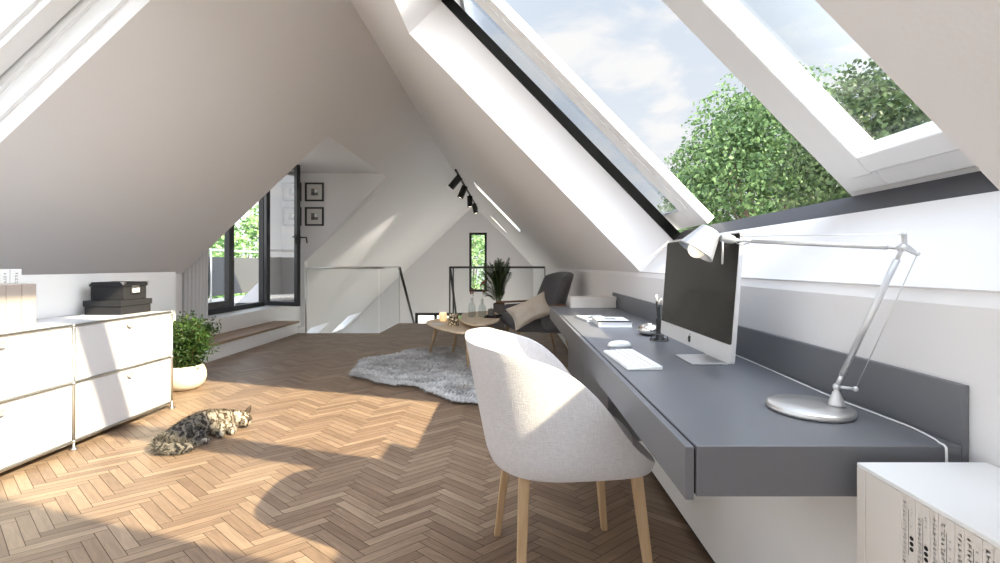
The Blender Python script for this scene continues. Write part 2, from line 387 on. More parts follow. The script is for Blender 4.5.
# floor: herringbone boards cut to two rectangles, stair void left open
def clip(poly, x0, x1, y0, y1):
    for ax, lim, sgn in ((0, x0, 1), (0, x1, -1), (1, y0, 1), (1, y1, -1)):
        out = []
        for i, p in enumerate(poly):
            q = poly[(i + 1) % len(poly)]
            dp, dq = (p[ax] - lim) * sgn, (q[ax] - lim) * sgn
            if dp >= 0: out.append(p)
            if dp * dq < 0:
                t = dp / (dp - dq); out.append(tuple(a + (b - a) * t for a, b in zip(p, q)))
        poly = out
        if len(poly) < 3: return []
    return poly
def make_floor():
    Wd, Ln, gap = 0.0445, 0.267, 0.0011
    rects = [(-3.78, XW, YB, 7.0), (-2.04, XW, 7.0, 8.2)]
    c, sn = math.cos(PI / 4), math.sin(PI / 4)
    bm = bmesh.new(); uvl = bm.loops.layers.uv.new('grain'); tl = bm.faces.layers.float.new('tone')
    for i in range(-140, 320):
        for j in range(-26, 26):
            ox, oy = Wd * i + Ln * j, Wd * i - Ln * j
            for (x0, x1, y0, y1, hor) in ((ox, ox + Ln, oy, oy + Wd, True), (ox, ox + Wd, oy + Wd, oy + Wd + Ln, False)):
                q = []
                for x, y in ((x0 + gap, y0 + gap), (x1 - gap, y0 + gap), (x1 - gap, y1 - gap), (x0 + gap, y1 - gap)):
                    wx, wy = (x * c - y * sn) * 1.15 - 1.4, (x * sn + y * c) * 0.87
                    u, v = ((x - x0, y - y0) if hor else (y - y0, x - x0))
                    q.append((wx, wy, u, v))
                mx = sum(p[0] for p in q) / 4; my = sum(p[1] for p in q) / 4
                if not (-4.1 < mx < 1.2 and YB - .3 < my < 8.5): continue
                tone = random.betavariate(2.2, 2.2); ru, rv = random.random() * 30, random.random() * 30
                for r in rects:
                    cp = clip(q, *r)
                    if not cp: continue
                    try: f = bm.faces.new([bm.verts.new((p[0], p[1], 0.0)) for p in cp])
                    except ValueError: continue
                    f[tl] = tone
                    for lp, p in zip(f.loops, cp): lp[uvl].uv = (p[2] + ru, p[3] + rv)
    for f in bm.faces:
        f.normal_update()
        if f.normal.z < 0: f.normal_flip()
    for x0, x1, y0, y1 in rects:              # sub-floor
        vs = [bm.verts.new(p) for p in ((x0 - (0.6 if y0 < 5 else 0), y0, -0.0012), (x1, y0, -0.0012), (x1, y1, -0.0012), (x0 - (0.6 if y0 < 5 else 0), y1, -0.0012))]
        vb = [bm.verts.new(v.co + V((0, 0, -0.24))) for v in vs]
        bm.faces.new(vs).material_index = 1; bm.faces.new(list(reversed(vb))).material_index = 2
        for i in range(4): bm.faces.new((vs[i], vb[i], vb[(i + 1) % 4], vs[(i + 1) % 4])).material_index = 2
    me = bpy.data.meshes.new('floor'); bm.to_mesh(me); bm.free()
    for m in (M['floor'], M['seam'], M['wall']): me.materials.append(m)
    o = bpy.data.objects.new('floor', me); C.objects.link(o)
    return struct(o)
make_floor()
# lower storey seen over the stair void
mb = MB(); mb.box(-9, XW, 6.8, YF, -2.95, -2.75)
struct(mb.build('floor_lower', M['lower_floor']))
mb = MB(); mb.box(-9, XW, 6.8, 6.9, -2.75, -0.24); mb.box(-3.68, -3.60, 7.0, 7.9, -2.75, 0.0)
struct(mb.build('wall_lower', M['wall']))
mb = MB()
for k in range(12):
    mb.box(-2.03, -1.11, 8.2 + k * 0.23, 8.2 + (k + 1) * 0.23, -0.23 * (k + 1) - 0.2, -0.23 * (k + 1), 0)
struct(mb.build('stairs', [M['walnut']]), 'stair flight going down behind the floor edge', 'stairs')
mb = MB(); mb.box(-60, 60, -60, 90, -3.3, -3.2)
struct(mb.build('ground', M['paving']))

# ------------------------------------------------------------------ roof windows
def bars(mb, P, y0, y1, s0, s1, w, t0, t1, ws=None, mi=0):   # rectangular frame on a slope
    ws = w if ws is None else ws
    slab(mb, P, y0, y0 + w, s0, s1, t0, t1, mi); slab(mb, P, y1 - w, y1, s0, s1, t0, t1, mi)
    slab(mb, P, y0 + w, y1 - w, s0, s0 + ws, t0, t1, mi); slab(mb, P, y0 + w, y1 - w, s1 - ws, s1, t0, t1, mi)
def pane(mb, P, y0, y1, s0, s1, t, th=0.0):
    if th: slab(mb, P, y0, y1, s0, s1, t, t + th)
    else: mb.face([P(y0, s0, t), P(y1, s0, t), P(y1, s1, t), P(y0, s1, t)])
win = struct(thing('window_1', 'large sliding roof window above the grey desk', 'window'))
mb = MB()
y0, y1, s0, s1 = OPEN_R[1]
slab(mb, R, y1, y1 + 0.1, s0 - 0.1, s1 + 0.1, TR, 0.366)
slab(mb, R, y0 - 0.1, y0, s0 - 0.1, s1 + 0.1, TR, 0.366)
slab(mb, R, y0, y1, s0 - 0.1, s0, TR, 0.366)
slab(mb, R, y0, y1, s1, s1 + 0.1, TR, 0.394, 1)
slab(mb, R, y1 - 0.012, y1, s0, s1, 0.302, 0.333)
struct(mb.build('window_frame', [M['frame_black'], M['dark_rail']], win))
def sash(y0, y1, lead, glass, th, sb):      # lead: y of the leading stile, opposite end is over the roof
    a, b = min(y0, y1), max(y0, y1)
    e = MB()
    bars(e, R, a, b, 0.90, sb, 0.172, 0.398, 0.452, 0.135 if lead > 2 else 0.185)
    if lead > 2:
        slab(e, R, a + 0.06, a + 0.172, 1.035, sb - 0.135, 0.388, 0.398)
    else:
        slab(e, R, b - 0.172, b - 0.03, 1.035, sb - 0.06, 0.388, 0.398); slab(e, R, b - 0.172, b - 0.09, 1.035, sb - 0.12, 0.374, 0.388)
        slab(e, R, a, b - 0.172, sb - 0.185, sb - 0.06, 0.388, 0.398); slab(e, R, a, b - 0.172, sb - 0.185, sb - 0.125, 0.374, 0.388)
    f = e.build('sash', M['white_frame'], win, bevel=0.003, seg=1); struct(f)
    g = MB(); pane(g, R, a + 0.172, b - 0.172, 1.035, sb - 0.135, 0.42, th)
    g = g.build('pane', glass, f); struct(g)
sash(2.578, 4.35, 2.578, M['thick_glass'], 0.02, 3.15)
sash(-0.3, 1.505, 1.505, M['glass'], 0.0, 3.20)
# smaller roof windows
def roof_window(name, label, P, o, frame_m=None):
    w = struct(thing(name, label, 'window'))
    y0, y1, s0, s1 = o
    f = MB(); bars(f, P, y0 - 0.04, y1 + 0.04, s0 - 0.04, s1 + 0.04, 0.1, TR, TR + 0.07)
    f = f.build('window_frame', M['white_frame'], w); struct(f)
    g = MB(); pane(g, P, y0, y1, s0, s1, TR + 0.035); struct(g.build('pane', M['glass'], f))
roof_window('window_2', 'slit of roof window beside the track lights', R, OPEN_R[2])
roof_window('window_3', 'far roof window near the gable', R, OPEN_R[3])
roof_window('window_4', 'low roof window behind the glass railing', L, lo[0])
roof_window('window_5', 'second low roof window behind the glass railing near the gable', L, lo[1])
# left roof window with stepped white lining
w6 = struct(thing('window_6', 'white roof window in the left slope above the sideboard', 'window'))
mb = MB(); a, b, c, d = OPEN_L[1]
for k, (w_, t0, t1) in enumerate(((0.022, 0.088, 0.18), (0.045, 0.18, 0.235))):
    bars(mb, L, a, b, c, d, w_, t0, t1)
bars(mb, L, a + 0.058, b - 0.058, c + 0.058, d - 0.058, 0.10, 0.215, 0.30)
bars(mb, L, a + 0.158, b - 0.158, c + 0.158, d - 0.158, 0.02, 0.25, 0.29)
fl = mb.build('window_frame', M['white_frame'], w6); struct(fl)
mb = MB(); bars(mb, L, a + 0.045, b - 0.045, c + 0.045, d - 0.045, 0.013, 0.235, 0.30)
struct(mb.build('seal', M['black'], w6))
mb = MB(); pane(mb, L, a + 0.15, b - 0.15, c + 0.15, d - 0.15, 0.27); struct(mb.build('pane', M['glass'], w6))
roof_window('fill_window_10', 'unseen rear roof window added in the right slope for daylight', R, OPEN_R[0])  # out of view, added to bring sky and sun into the room
roof_window('fill_window_11', 'unseen rear roof window added in the left slope for daylight', L, OPEN_L[0])  # another added opening behind the camera, brightens the interior
# gable windows
def flat_window(name, label, x0, x1, z0, z1, y, w, m, mull=(), glass=True):
    q = struct(thing(name, label, 'window'))
    f = MB(); f.box(x0, x0 + w, y, y + .08, z0, z1); f.box(x1 - w, x1, y, y + .08, z0, z1); f.box(x0 + w, x1 - w, y, y + .08, z0, z0 + w); f.box(x0 + w, x1 - w, y, y + .08, z1 - w, z1)
    for xm in mull: f.box(xm - w / 2, xm + w / 2, y, y + .08, z0 + w, z1 - w)
    f = f.build('window_frame', m, q); struct(f)
    g = MB(); g.face([(x0 + w, y + .04, z0 + w), (x1 - w, y + .04, z0 + w), (x1 - w, y + .04, z1 - w), (x0 + w, y + .04, z1 - w)])
    struct(g.build('pane', M['glass'], f))
flat_window('window_7', 'tall narrow black window in the far gable wall', *GW, YF + 0.02, 0.085, M['black'])
flat_window('window_8', 'wide low black-framed window under the floor line at the far gable', *GL, YF + 0.02, 0.1, M['black'], mull=(-2.8, -1.6))
flat_window('fill_window_9', 'wide unseen window added in the rear gable wall for daylight', *BWIN, YB - 0.15, 0.06, M['white_frame'], mull=(-2.1, -0.7))  # added rear glazing, unseen, fills the room from behind
flat_window('fill_window_12', 'upper unseen window added in the rear gable wall for daylight', *BWIN2, YB - 0.15, 0.06, M['white_frame'], mull=(-1.35,))  # second added rear pane, more fill from behind the camera
q = struct(thing('fill_window_13', 'hidden lower storey window band added in the right wall for daylight', 'window'))  # added where the camera cannot see it, to light the far hall
mb = MB()
for y in (9.0, 10.8, 12.6, 14.4, 16.14): mb.box(.96, 1.04, y, y + .06, LW[2], LW[3])
mb.box(.96, 1.04, 9.06, 16.14, LW[2], LW[2] + .06); mb.box(.96, 1.04, 9.06, 16.14, LW[3] - .06, LW[3])
fq = struct(mb.build('window_frame', M['white_frame'], q))
mb = MB(); mb.face([(1.0, 9, LW[2]), (1.0, 16.2, LW[2]), (1.0, 16.2, LW[3]), (1.0, 9, LW[3])]); struct(mb.build('pane', M['glass'], fq))
# ------------------------------------------------------------------ balcony door in the dormer
d1 = struct(thing('door_1', 'black framed balcony door with a leaf swung into the room', 'door'))
DX = -4.0
def yz_frame(mb, x0, x1, y0, y1, z0, z1, w):
    mb.box(x0, x1, y0, y0 + w, z0, z1); mb.box(x0, x1, y1 - w, y1, z0, z1); mb.box(x0, x1, y0 + w, y1 - w, z0, z0 + w); mb.box(x0, x1, y0 + w, y1 - w, z1 - w, z1)
mb = MB(); yz_frame(mb, DX - 0.06, DX + 0.02, 5.19, 7.3, 0.402, 2.66, 0.07)
mb.box(DX - 0.06, DX + 0.02, 6.39, 6.47, 0.47, 2.59)
fr = mb.build('door_frame', M['black_alu'], d1, bevel=0.004, seg=1); struct(fr)
mb = MB(); yz_frame(mb, DX - 0.03, DX + 0.045, 5.27, 6.40, 0.48, 2.585, 0.085)
lf = mb.build('door_leaf', M['black_alu'], d1, bevel=0.004, seg=1); struct(lf)
mb = MB(); mb.face([(DX, 5.355, .565), (DX, 6.315, .565), (DX, 6.315, 2.5), (DX, 5.355, 2.5)]); struct(mb.build('pane', M['glass'], lf))
# wall strip beside the frame
mb = MB(); mb.box(DX - 0.1, DX - 0.02, 7.3, 7.9, 0.40, 2.68); struct(mb.build('wall_door_side', M['wall']))
# open leaf, hinged at y = 7.2 and pointing into the room, slightly short of square
ol = thing('door_leaf', 'open black glazed door leaf swung into the room', 'door', (DX + 0.06, 7.22, 0.42), math.radians(-20)); ol['kind'] = 'structure'
mb = MB(); w, h, q = 0.69, 2.21, 0.065
for x0, x1, z0, z1 in ((0, q, 0, h), (w - q, w, 0, h), (q, w - q, 0, q), (q, w - q, h - q, h)): mb.box(x0, x1, -0.035, 0.035, z0, z1)
s_ = mb.build('sash', M['black_alu'], ol, bevel=0.005, seg=1); struct(s_)
mb = MB(); mb.face([(q, 0, q), (w - q, 0, q), (w - q, 0, h - q), (q, 0, h - q)])
M['door_glass'] = clear_glass('door glass', (247, 249, 250), 0.22); struct(mb.build('pane', M['door_glass'], ol))
mb = MB(); mb.box(w - 0.045, w - 0.015, -0.05, -0.035, 0.98, 1.12); mb.tube([(w - .03, -.05, 1.08), (w - .03, -.085, 1.08), (w + .02, -.09, 1.08), (w + .075, -.09, 1.07)], .011, 8)
mb.box(w - 0.045, w - 0.015, 0.035, 0.05, 0.98, 1.12); mb.tube([(w - .03, .05, 1.08), (w - .03, .085, 1.08), (w + .06, .09, 1.08), (w + .075, .09, 0.99)], .011, 8)
struct(mb.build('door_handle', M['black'], ol))
# balcony
mb = MB(); mb.box(-6.2, -4.3, 4.6, 7.89, 0.2, 0.36); mb.box(-6.2, -5.0, 7.89, 12.5, 0.2, 0.36); struct(mb.build('balcony_floor', M['balcony']))
br = thing('balcony_railing', 'balcony railing with grey mesh panel outside the open door', 'railing', (0, 0, 0))
mb = MB(); mb.box(-5.72, -5.70, 4.7, 12.3, 0.47, 1.22); mb.build('panel', M['mesh_panel'], br)
mb = MB(); mb.tube([(-5.71, 4.7, 1.36), (-5.71, 12.3, 1.36)], 0.025, 10); mb.build('handrail', M['chrome'], br)
for k in range(5):
    mb = MB(); mb.tube([(-5.67, 4.75 + k * 1.87, 0.36), (-5.67, 4.75 + k * 1.87, 1.36)], 0.02, 8); mb.build('post', M['chrome'], br)
# ------------------------------------------------------------------ moving an object's origin to its base
def family(o):
    r = [o]
    for c in o.children: r += family(c)
    return r
def settle(o):
    bpy.context.view_layer.update()
    ms = [k for k in family(o) if k.type == 'MESH']
    if not ms: return o
    cs = [k.matrix_world @ v.co for k in ms for v in k.data.vertices]
    lo_ = V((min(c.x for c in cs), min(c.y for c in cs), min(c.z for c in cs))); hi = V((max(c.x for c in cs), max(c.y for c in cs), 0))
    p = V(((lo_.x + hi.x) / 2, (lo_.y + hi.y) / 2, lo_.z))
    o.location = p
    for k in ms: k.data.transform(Matrix.Translation(-p))
    return o
def rounded(pts, r, n=5):                    # round the corners of a 2D polygon
    out = []
    for i, p in enumerate(pts):
        p = V(p).to_2d() if len(p) == 3 else V((p[0], p[1])); a = V(pts[i - 1][:2]); b = V(pts[(i + 1) % len(pts)][:2])
        d1, d2 = (a - p), (b - p); k = min(r, d1.length * .49, d2.length * .49)
        p0, p1 = p + d1.normalized() * k, p + d2.normalized() * k
        for j in range(n + 1):
            t = j / n; out.append(p0 * (1 - t) ** 2 + p * 2 * t * (1 - t) + p1 * t * t)
    return out

# ------------------------------------------------------------------ sideboard
def sideboard():
    t = thing('sideboard', 'white modular sideboard with chrome tube frame and round knobs', 'sideboard')
    X0, X1 = -2.99, -2.52; ys = [0.337, 1.087, 1.837, 2.587, 3.337]; zs = [0.045, 0.383, 0.715]
    mb = MB()
    for y in ys:
        for x in (X0, X1): mb.tube([(x, y, zs[0]), (x, y, zs[2])], 0.0085, 10)
        for z in zs: mb.tube([(X0, y, z), (X1, y, z)], 0.0085, 10)
    for z in zs:
        for x in (X0, X1): mb.tube([(x, ys[0], z), (x, ys[-1], z)], 0.0085, 10)
    for y in ys:
        for x in (X0, X1):
            for z in zs: mb.ball((x, y, z), 0.0125, seg=10)
    mb.build('frame', M['chrome'], t)
    mb = MB(); mb.box(X0 + .004, X1 - .004, ys[0], ys[-1], zs[2] - .007, zs[2] + .007); mb.build('top', M['cab_white'], t, bevel=.002)
    mb = MB()
    for a, b in zip(ys, ys[1:]):
        mb.box(X0 + .004, X0 + .012, a + .01, b - .01, zs[0], zs[2])
        mb.box(X0 + .01, X1 - .01, a, b, zs[0] - .006, zs[0] + .006)
    for y in ys: mb.box(X0 + .01, X1 - .01, y - .006, y + .006, zs[0], zs[2])
    mb.build('body', M['cab_white'], t)
    for a, b in zip(ys, ys[1:]):
        for z0, z1 in zip(zs, zs[1:]):
            mb = MB(); mb.box(X1 - .022, X1 - .001, a + .0095, b - .0095, z0 + .0095, z1 - .0095)
            f = mb.build('drawer_front', M['cab_white'], t, bevel=.002)
            mb = MB(); rot = Matrix.Rotation(PI / 2, 4, 'Y')
            mb.lathe([(.006, 0), (.006, .006), (.019, .008), (.0205, .014), (.019, .0185), (.015, .0205), (.013, .019), (.002, .0185)], (X1 - .001, (a + b) / 2, z1 - .043), 24, M4=rot)
            mb.build('knob', M['knob'], f)
    for y in ys:
        for x in (X0, X1):
            mb = MB(); mb.lathe([(.02, 0), (.022, .004), (.02, .009), (.009, .013), (.007, .02), (.007, .05)], (x, y, 0), 16); mb.build('foot', M['chrome'], t)
    settle(t)
M['knob'] = mat('knob nickel', (206, 198, 192), 0.45, metal=0.4)
sideboard()
# boxes on the sideboard
def card_box(name, label, x0, x1, y0, y1, z0, z1, lid, plate, metal):
    t = thing(name, label, 'box')
    mb = MB(); mb.box(x0 + .006, x1 - .006, y0 + .006, y1 - .006, z0, z1 - .004); mb.build('body', M['box_card'], t, bevel=.003)
    mb = MB(); mb.box(x0, x1, y0, y1, z1 - lid, z1); l = mb.build('lid', M['box_card'], t, bevel=.003)
    if metal:
        for x, y in ((x0, y0), (x1, y0), (x1, y1), (x0, y1)):
            mb = MB(); o = .0025
            ax_, bx_ = (x - o, x + .024) if x == x0 else (x - .024, x + o); ay_, by_ = (y - o, y + .024) if y == y0 else (y - .024, y + o)
            cx_, cy_ = (ax_, ay_) if x == x0 else (bx_, ay_)
            ox = ax_ if x == x0 else bx_; oy = ay_ if y == y0 else by_; ix = bx_ if x == x0 else ax_; iy = by_ if y == y0 else ay_
            z = z1 + .002
            v = [mb.bm.verts.new(q) for q in ((ox, oy, z), (ix, oy, z), (ox, iy, z), (ox, oy, z - .024))]
            for f in ((0, 1, 2), (0, 1, 3), (0, 2, 3), (1, 2, 3)): mb.bm.faces.new([v[i] for i in f])
            mb.build('corner_fitting', M['chrome'], l)
    if plate:
        yc = (y0 + y1) / 2 - .005; zc = (z0 + z1) / 2 + .008
        mb = MB(); mb.box(x1 - .002, x1 + .004, yc - .038, yc + .038, zc - .026, zc + .016, 0); mb.prism([(x1 - .002, yc - .038, zc + .016), (x1 - .002, yc - .025, zc + .03), (x1 - .002, yc + .025, zc + .03), (x1 - .002, yc + .038, zc + .016)], (.006, 0, 0), 0)
        mb.box(x1 + .003, x1 + .0055, yc - .028, yc + .028, zc - .019, zc + .009, 1)
        mb.build('label_holder', [M['chrome'], M['paper']], t)
    settle(t)
ZT = 0.7225
card_box('storage_box', 'flat charcoal storage box lying on the white sideboard under a smaller box', -2.92, -2.655, 3.06, 3.325, ZT, ZT + .098, .04, False, False)
card_box('storage_box', 'smaller charcoal box with metal corners on top of the flat box', -2.90, -2.66, 3.085, 3.29, ZT + .099, ZT + .223, .03, True, True)
# binders
for k, lab in enumerate(['beige file box at the right end of the row on the sideboard', 'beige file box second from the right end of the row on the sideboard', 'beige file box at the left edge of the photo on the sideboard']):
    y1 = 2.437 - k * .0735
    t = thing('file_box', lab, 'file box', group='beige file boxes on the sideboard')
    mb = MB(); mb.box(-2.86, -2.575, y1 - .0715, y1, ZT, ZT + .242); mb.build('body', M['binder'], t, bevel=.004)
    mb = MB(); mb.box(-2.8, -2.62, y1 - .066, y1 - .006, ZT + .238, ZT + .2435); mb.build('flap', M['binder'], t, bevel=.001)
    settle(t)
M['ink_grey'] = mat('pale grey ink', (150, 148, 150), 0.8)
def glyphs(mb, origin, along, across, length, size, density=1.0, mi=0, thick=.0006, seed=0):   # tiny illegible printing
    rnd = random.Random(seed); along = V(along); across = V(across); nrm = along.cross(across).normalized() * thick
    p = 0
    while p < length - size:
        if rnd.random() < density:
            o = V(origin) + along * p
            for _ in range(rnd.choice((3, 4))):
                a0 = rnd.uniform(0, .4) * size; b0 = rnd.choice((0, .4, .75)) * size
                la, lb = ((.2 * size, size * rnd.uniform(.6, 1)) if rnd.random() < .6 else (.7 * size, .2 * size))
                b0 = min(b0, size - lb)
                q = o + along * a0 + across * b0
                mb.hexa([q, q + along * la, q + along * la + across * lb, q + across * lb, q + nrm, q + along * la + nrm, q + along * la + across * lb + nrm, q + across * lb + nrm], mi)
        p += size * 1.22
for k, (y1, w_, hh, lab) in enumerate([(2.665, .06, .318, 'white magazine with grey lettering standing behind the file boxes at their right end'), (2.602, .055, .318, 'white magazine second from the right standing behind the file boxes'), (2.544, .05, .318, 'white magazine at the left edge of the photo behind the file boxes')]):
    t = thing('magazine', lab, 'magazine', group='white magazines behind the file boxes')
    mb = MB(); mb.box(-2.965, -2.905, y1 - w_, y1, ZT, ZT + hh); mb.build('body', M['paper'], t, bevel=.002)
    mb = MB(); glyphs(mb, (-2.905, y1 - w_ * .58, ZT + hh - .02), (0, 0, -1), (0, 1, 0), .07, .014, .9, thick=.0006, seed=k + 3)
    mb.build('spine_print', M['ink_grey'], t); settle(t)

# ------------------------------------------------------------------ desk
def desk():
    t = thing('wall_desk', 'long graphite grey wall mounted desk with back panel along the right wall', 'desk')
    mb = MB(); mb.box(.345, .836, .829, 3.66, .636, .730); mb.build('desk_top', M['desk'], t, bevel=.002)
    mb = MB(); mb.box(.341, .3455, .835, 3.655, .64, .722); mb.build('shadow_gap', M['desk_gap'], t)
    mb = MB(); mb.box(.325, .341, .829, 3.66, .630, .7285); mb.build('drawer_front', M['desk'], t, bevel=.0015)
    mb = MB(); mb.box(.836, .850, .829, 3.66, .63, .842); mb.build('back_panel', M['desk'], t, bevel=.0015)
    mb = MB(); mb.box(.432, .712, 1.90, 3.20, .318, .636); mb.build('pedestal', M['desk'], t, bevel=.002)
    for a, b in ((1.90, 2.548), (2.552, 3.20)):
        mb = MB(); mb.box(.415, .431, a, b, .320, .626); mb.build('drawer', M['desk'], t, bevel=.002)
    settle(t)
desk()
ZD = .7305
def put_box(name, label, cat, x0, x1, y0, y1, z0, z1, m, bevel=.002, group=None):
    mb = MB(); mb.box(x0, x1, y0, y1, z0, z1); o = mb.build(name, m, bevel=bevel); tag(o, label, cat, group); return settle(o)
t = thing('document_box', 'flat white box standing at the far end of the grey desk', 'box')
mb = MB(); mb.box(.475, .83, 3.50, 3.64, ZD, ZD + .06); mb.build('body', M['paper_warm'], t, bevel=.002)
mb = MB(); mb.box(.472, .833, 3.497, 3.643, ZD + .058, ZD + .085); mb.build('lid', M['paper_warm'], t, bevel=.002); settle(t)
# computer: screen faces -x, a little tilted back
def computer():
    t = thing('desktop_computer', 'silver all-in-one computer with black screen standing on the grey desk', 'computer')
    yc = 1.623; tilt = math.atan2(.030, .388)
    T = Matrix.Translation((.648, yc, .772)) @ Matrix.Rotation(tilt, 4, 'Y')
    hw, H = .307, .392
    def rrect(y0, y1, z0, z1, r): return rounded([(y0, z0), (y1, z0), (y1, z1), (y0, z1)], r)
    mb = MB(); p = rrect(-hw, hw, 0, H, .012)
    mb.prism([T @ V((0, y, z)) for y, z in p], T.to_3x3() @ V((.012, 0, 0)))
    # bulged back
    rings = [(1.0, .012), (.86, .020), (.6, .034), (.3, .041)]; prev = None
    for k, d in rings:
        ring = [mb.bm.verts.new(T @ V((d, y * k, H / 2 + (z - H / 2) * k))) for y, z in p]
        if prev:
            for i in range(len(ring)): mb.bm.faces.new((prev[i], prev[(i + 1) % len(ring)], ring[(i + 1) % len(ring)], ring[i])).smooth = True
        prev = ring
    mb.bm.faces.new(prev); mb.build('casing', M['alu_light'], t)
    mb = MB(); p = rrect(-hw + .004, hw - .004, .056, H - .004, .009); mb.prism([T @ V((-.0012, y, z)) for y, z in p], T.to_3x3() @ V((.0015, 0, 0)))
    mb.build('screen', M['screen'], t)
    # fruit mark on the chin: bitten apple outline with a leaf
    mb = MB(); pts = []
    for k in range(40):
        a = 2 * PI * k / 40; y_ = math.sin(a); z_ = math.cos(a)
        r = 1 - .16 * math.exp(-((a if a < PI else a - 2 * PI) / .35) ** 2) - .07 * math.exp(-((a - PI) / .3) ** 2)
        y2, z2 = y_ * r * (.93 - .10 * (z_ < -.2)), z_ * r
        d = math.hypot(y2 + .98, z2 - .14)              # bite on one side
        if d < .44: y2 = -.98 + (y2 + .98) / d * .44; z2 = .14 + (z2 - .14) / d * .44
        pts.append((y2, z2))
    sc = .013; cz = .028
    mb.prism([T @ V((-.0012, y * sc, cz - .002 + z * sc)) for y, z in pts], T.to_3x3() @ V((.0014, 0, 0)))
    lf = [(-.02, 1.0), (-.32, 1.2), (-.36, 1.55), (-.05, 1.38)]
    mb.prism([T @ V((-.0012, y * sc, cz - .002 + z * sc)) for y, z in rounded(lf, .25, 4)], T.to_3x3() @ V((.0014, 0, 0)))
    mb.build('logo', M['black'], t)
    mb = MB(); mb.prism([(x, 1.50, z) for x, z in ((.61, ZD), (.61, ZD + .004), (.722, ZD + .006), (.695, ZD + .20), (.702, ZD + .205), (.731, ZD + .01), (.731, ZD))], (0, .158, 0))
    mb.build('stand', M['alu_light'], t, bevel=.002)
    settle(t)
M['alu_light'] = mat('pale anodised aluminium', (226, 225, 226), 0.38, metal=0.55)
computer()
def keyboard():
    t = thing('keyboard', 'thin white wireless keyboard on the grey desk', 'keyboard', (.422, 1.573, ZD), math.radians(3))
    mb = MB(); mb.prism([(-.057, -.15, 0), (-.057, -.15, .006), (.057, -.15, .012), (.057, -.15, 0)], (0, .30, 0)); mb.build('body', M['white'], t, bevel=.002)
    for r in range(5):
        x = -.047 + r * .0205; z = .0068 + (x + .057) / .114 * .006
        n = 14 if r else 8; y = -.143
        for k in range(n):
            wd = .286 / n - .0025
            if r == 0: wd = (.018 if k not in (3,) else .286 - 7 * .0205 - .0025)
            mb = MB(); mb.box(x - .0082, x + .0082, y, y + wd, z - .001, z + .0022); mb.build('key', M['white'], t)
            y += wd + .0025
keyboard()
t = thing('computer_mouse', 'white computer mouse lying behind the keyboard', 'mouse', (.445, 1.82, ZD), math.radians(12))
def mouse_part(name, m, z0, z1, parent):
    mb = MB(); n = 28; rings = []
    for k in range(7):
        u = k / 6; z = z0 + (z1 - z0) * math.sin(u * PI / 2); s = math.cos(u * PI / 2) ** .55 if u < 1 else .02
        rings.append([mb.bm.verts.new((.050 * s * (abs(math.cos(a)) ** .8) * (1 if math.cos(a) > 0 else -1), .027 * s * (abs(math.sin(a)) ** .8) * (1 if math.sin(a) > 0 else -1), z)) for a in [2 * PI * i / n for i in range(n)]])
    for a, b in zip(rings, rings[1:]):
        for i in range(n): mb.bm.faces.new((a[i], a[(i + 1) % n], b[(i + 1) % n], b[i])).smooth = True
    mb.bm.faces.new(rings[0]); mb.bm.faces.new(rings[-1])
    return mb.build(name, m, parent)
mouse_part('base', M['alu'], 0.0, .006, t)
mouse_part('shell', M['white_gloss'], .005, .027, t)
# books
def book(name, label, c, rz, lx, ly, h, cover, group=None):
    t = thing(name, label, 'book', c, rz, group)
    mb = MB(); mb.box(-lx / 2 + .003, lx / 2 - .003, -ly / 2 + .004, ly / 2 - .003, .002, h - .002); mb.build('pages', M['paper'], t)
    mb = MB(); mb.box(-lx / 2, lx / 2, -ly / 2, ly / 2, 0, .002); mb.box(-lx / 2, lx / 2, -ly / 2, ly / 2, h - .002, h); mb.box(-lx / 2, -lx / 2 + .003, -ly / 2, ly / 2, 0, h)
    mb.build('cover', cover, t); return t
b1 = book('book', 'thick white book with a black band lying on the grey desk', (.572, 2.53, ZD), math.radians(-2), .18, .25, .027, M['paper'])
mb = MB(); mb.box(-.088, .09, -.125, -.055, .0268, .0276); mb.box(-.03, .03, .0, .05, .0268, .0276); mb.build('cover_print', M['black'], b1)
b2 = book('book', 'thin white booklet on the grey desk partly behind the thick book', (.515, 2.76, ZD), math.radians(9), .16, .23, .012, M['paper'])
mb = MB(); mb.box(-.05, .02, -.03, .02, .0118, .0124); mb.box(0.0, .06, .05, .07, .0118, .0124); mb.build('cover_print', M['ink'], b2)
# silver bowl
t = thing('bowl', 'shiny silver pebble shaped bowl on the desk behind the computer', 'bowl', (.668, 2.15, ZD))
mb = MB(); mb.lathe([(.02, 0), (.04, .003), (.052, .014), (.055, .026), (.05, .038), (.038, .047), (.026, .05), (.02, .046), (.012, .036), (.001, .033)], (0, 0, 0), 36); mb.build('bowl', M['silver'], t)
mb = MB(); mb.lathe([(.014, .04), (.02, .047), (.018, .052), (.010, .056), (.001, .057)], (0, 0, 0), 24); mb.build('lid_knob', M['silver'], t)
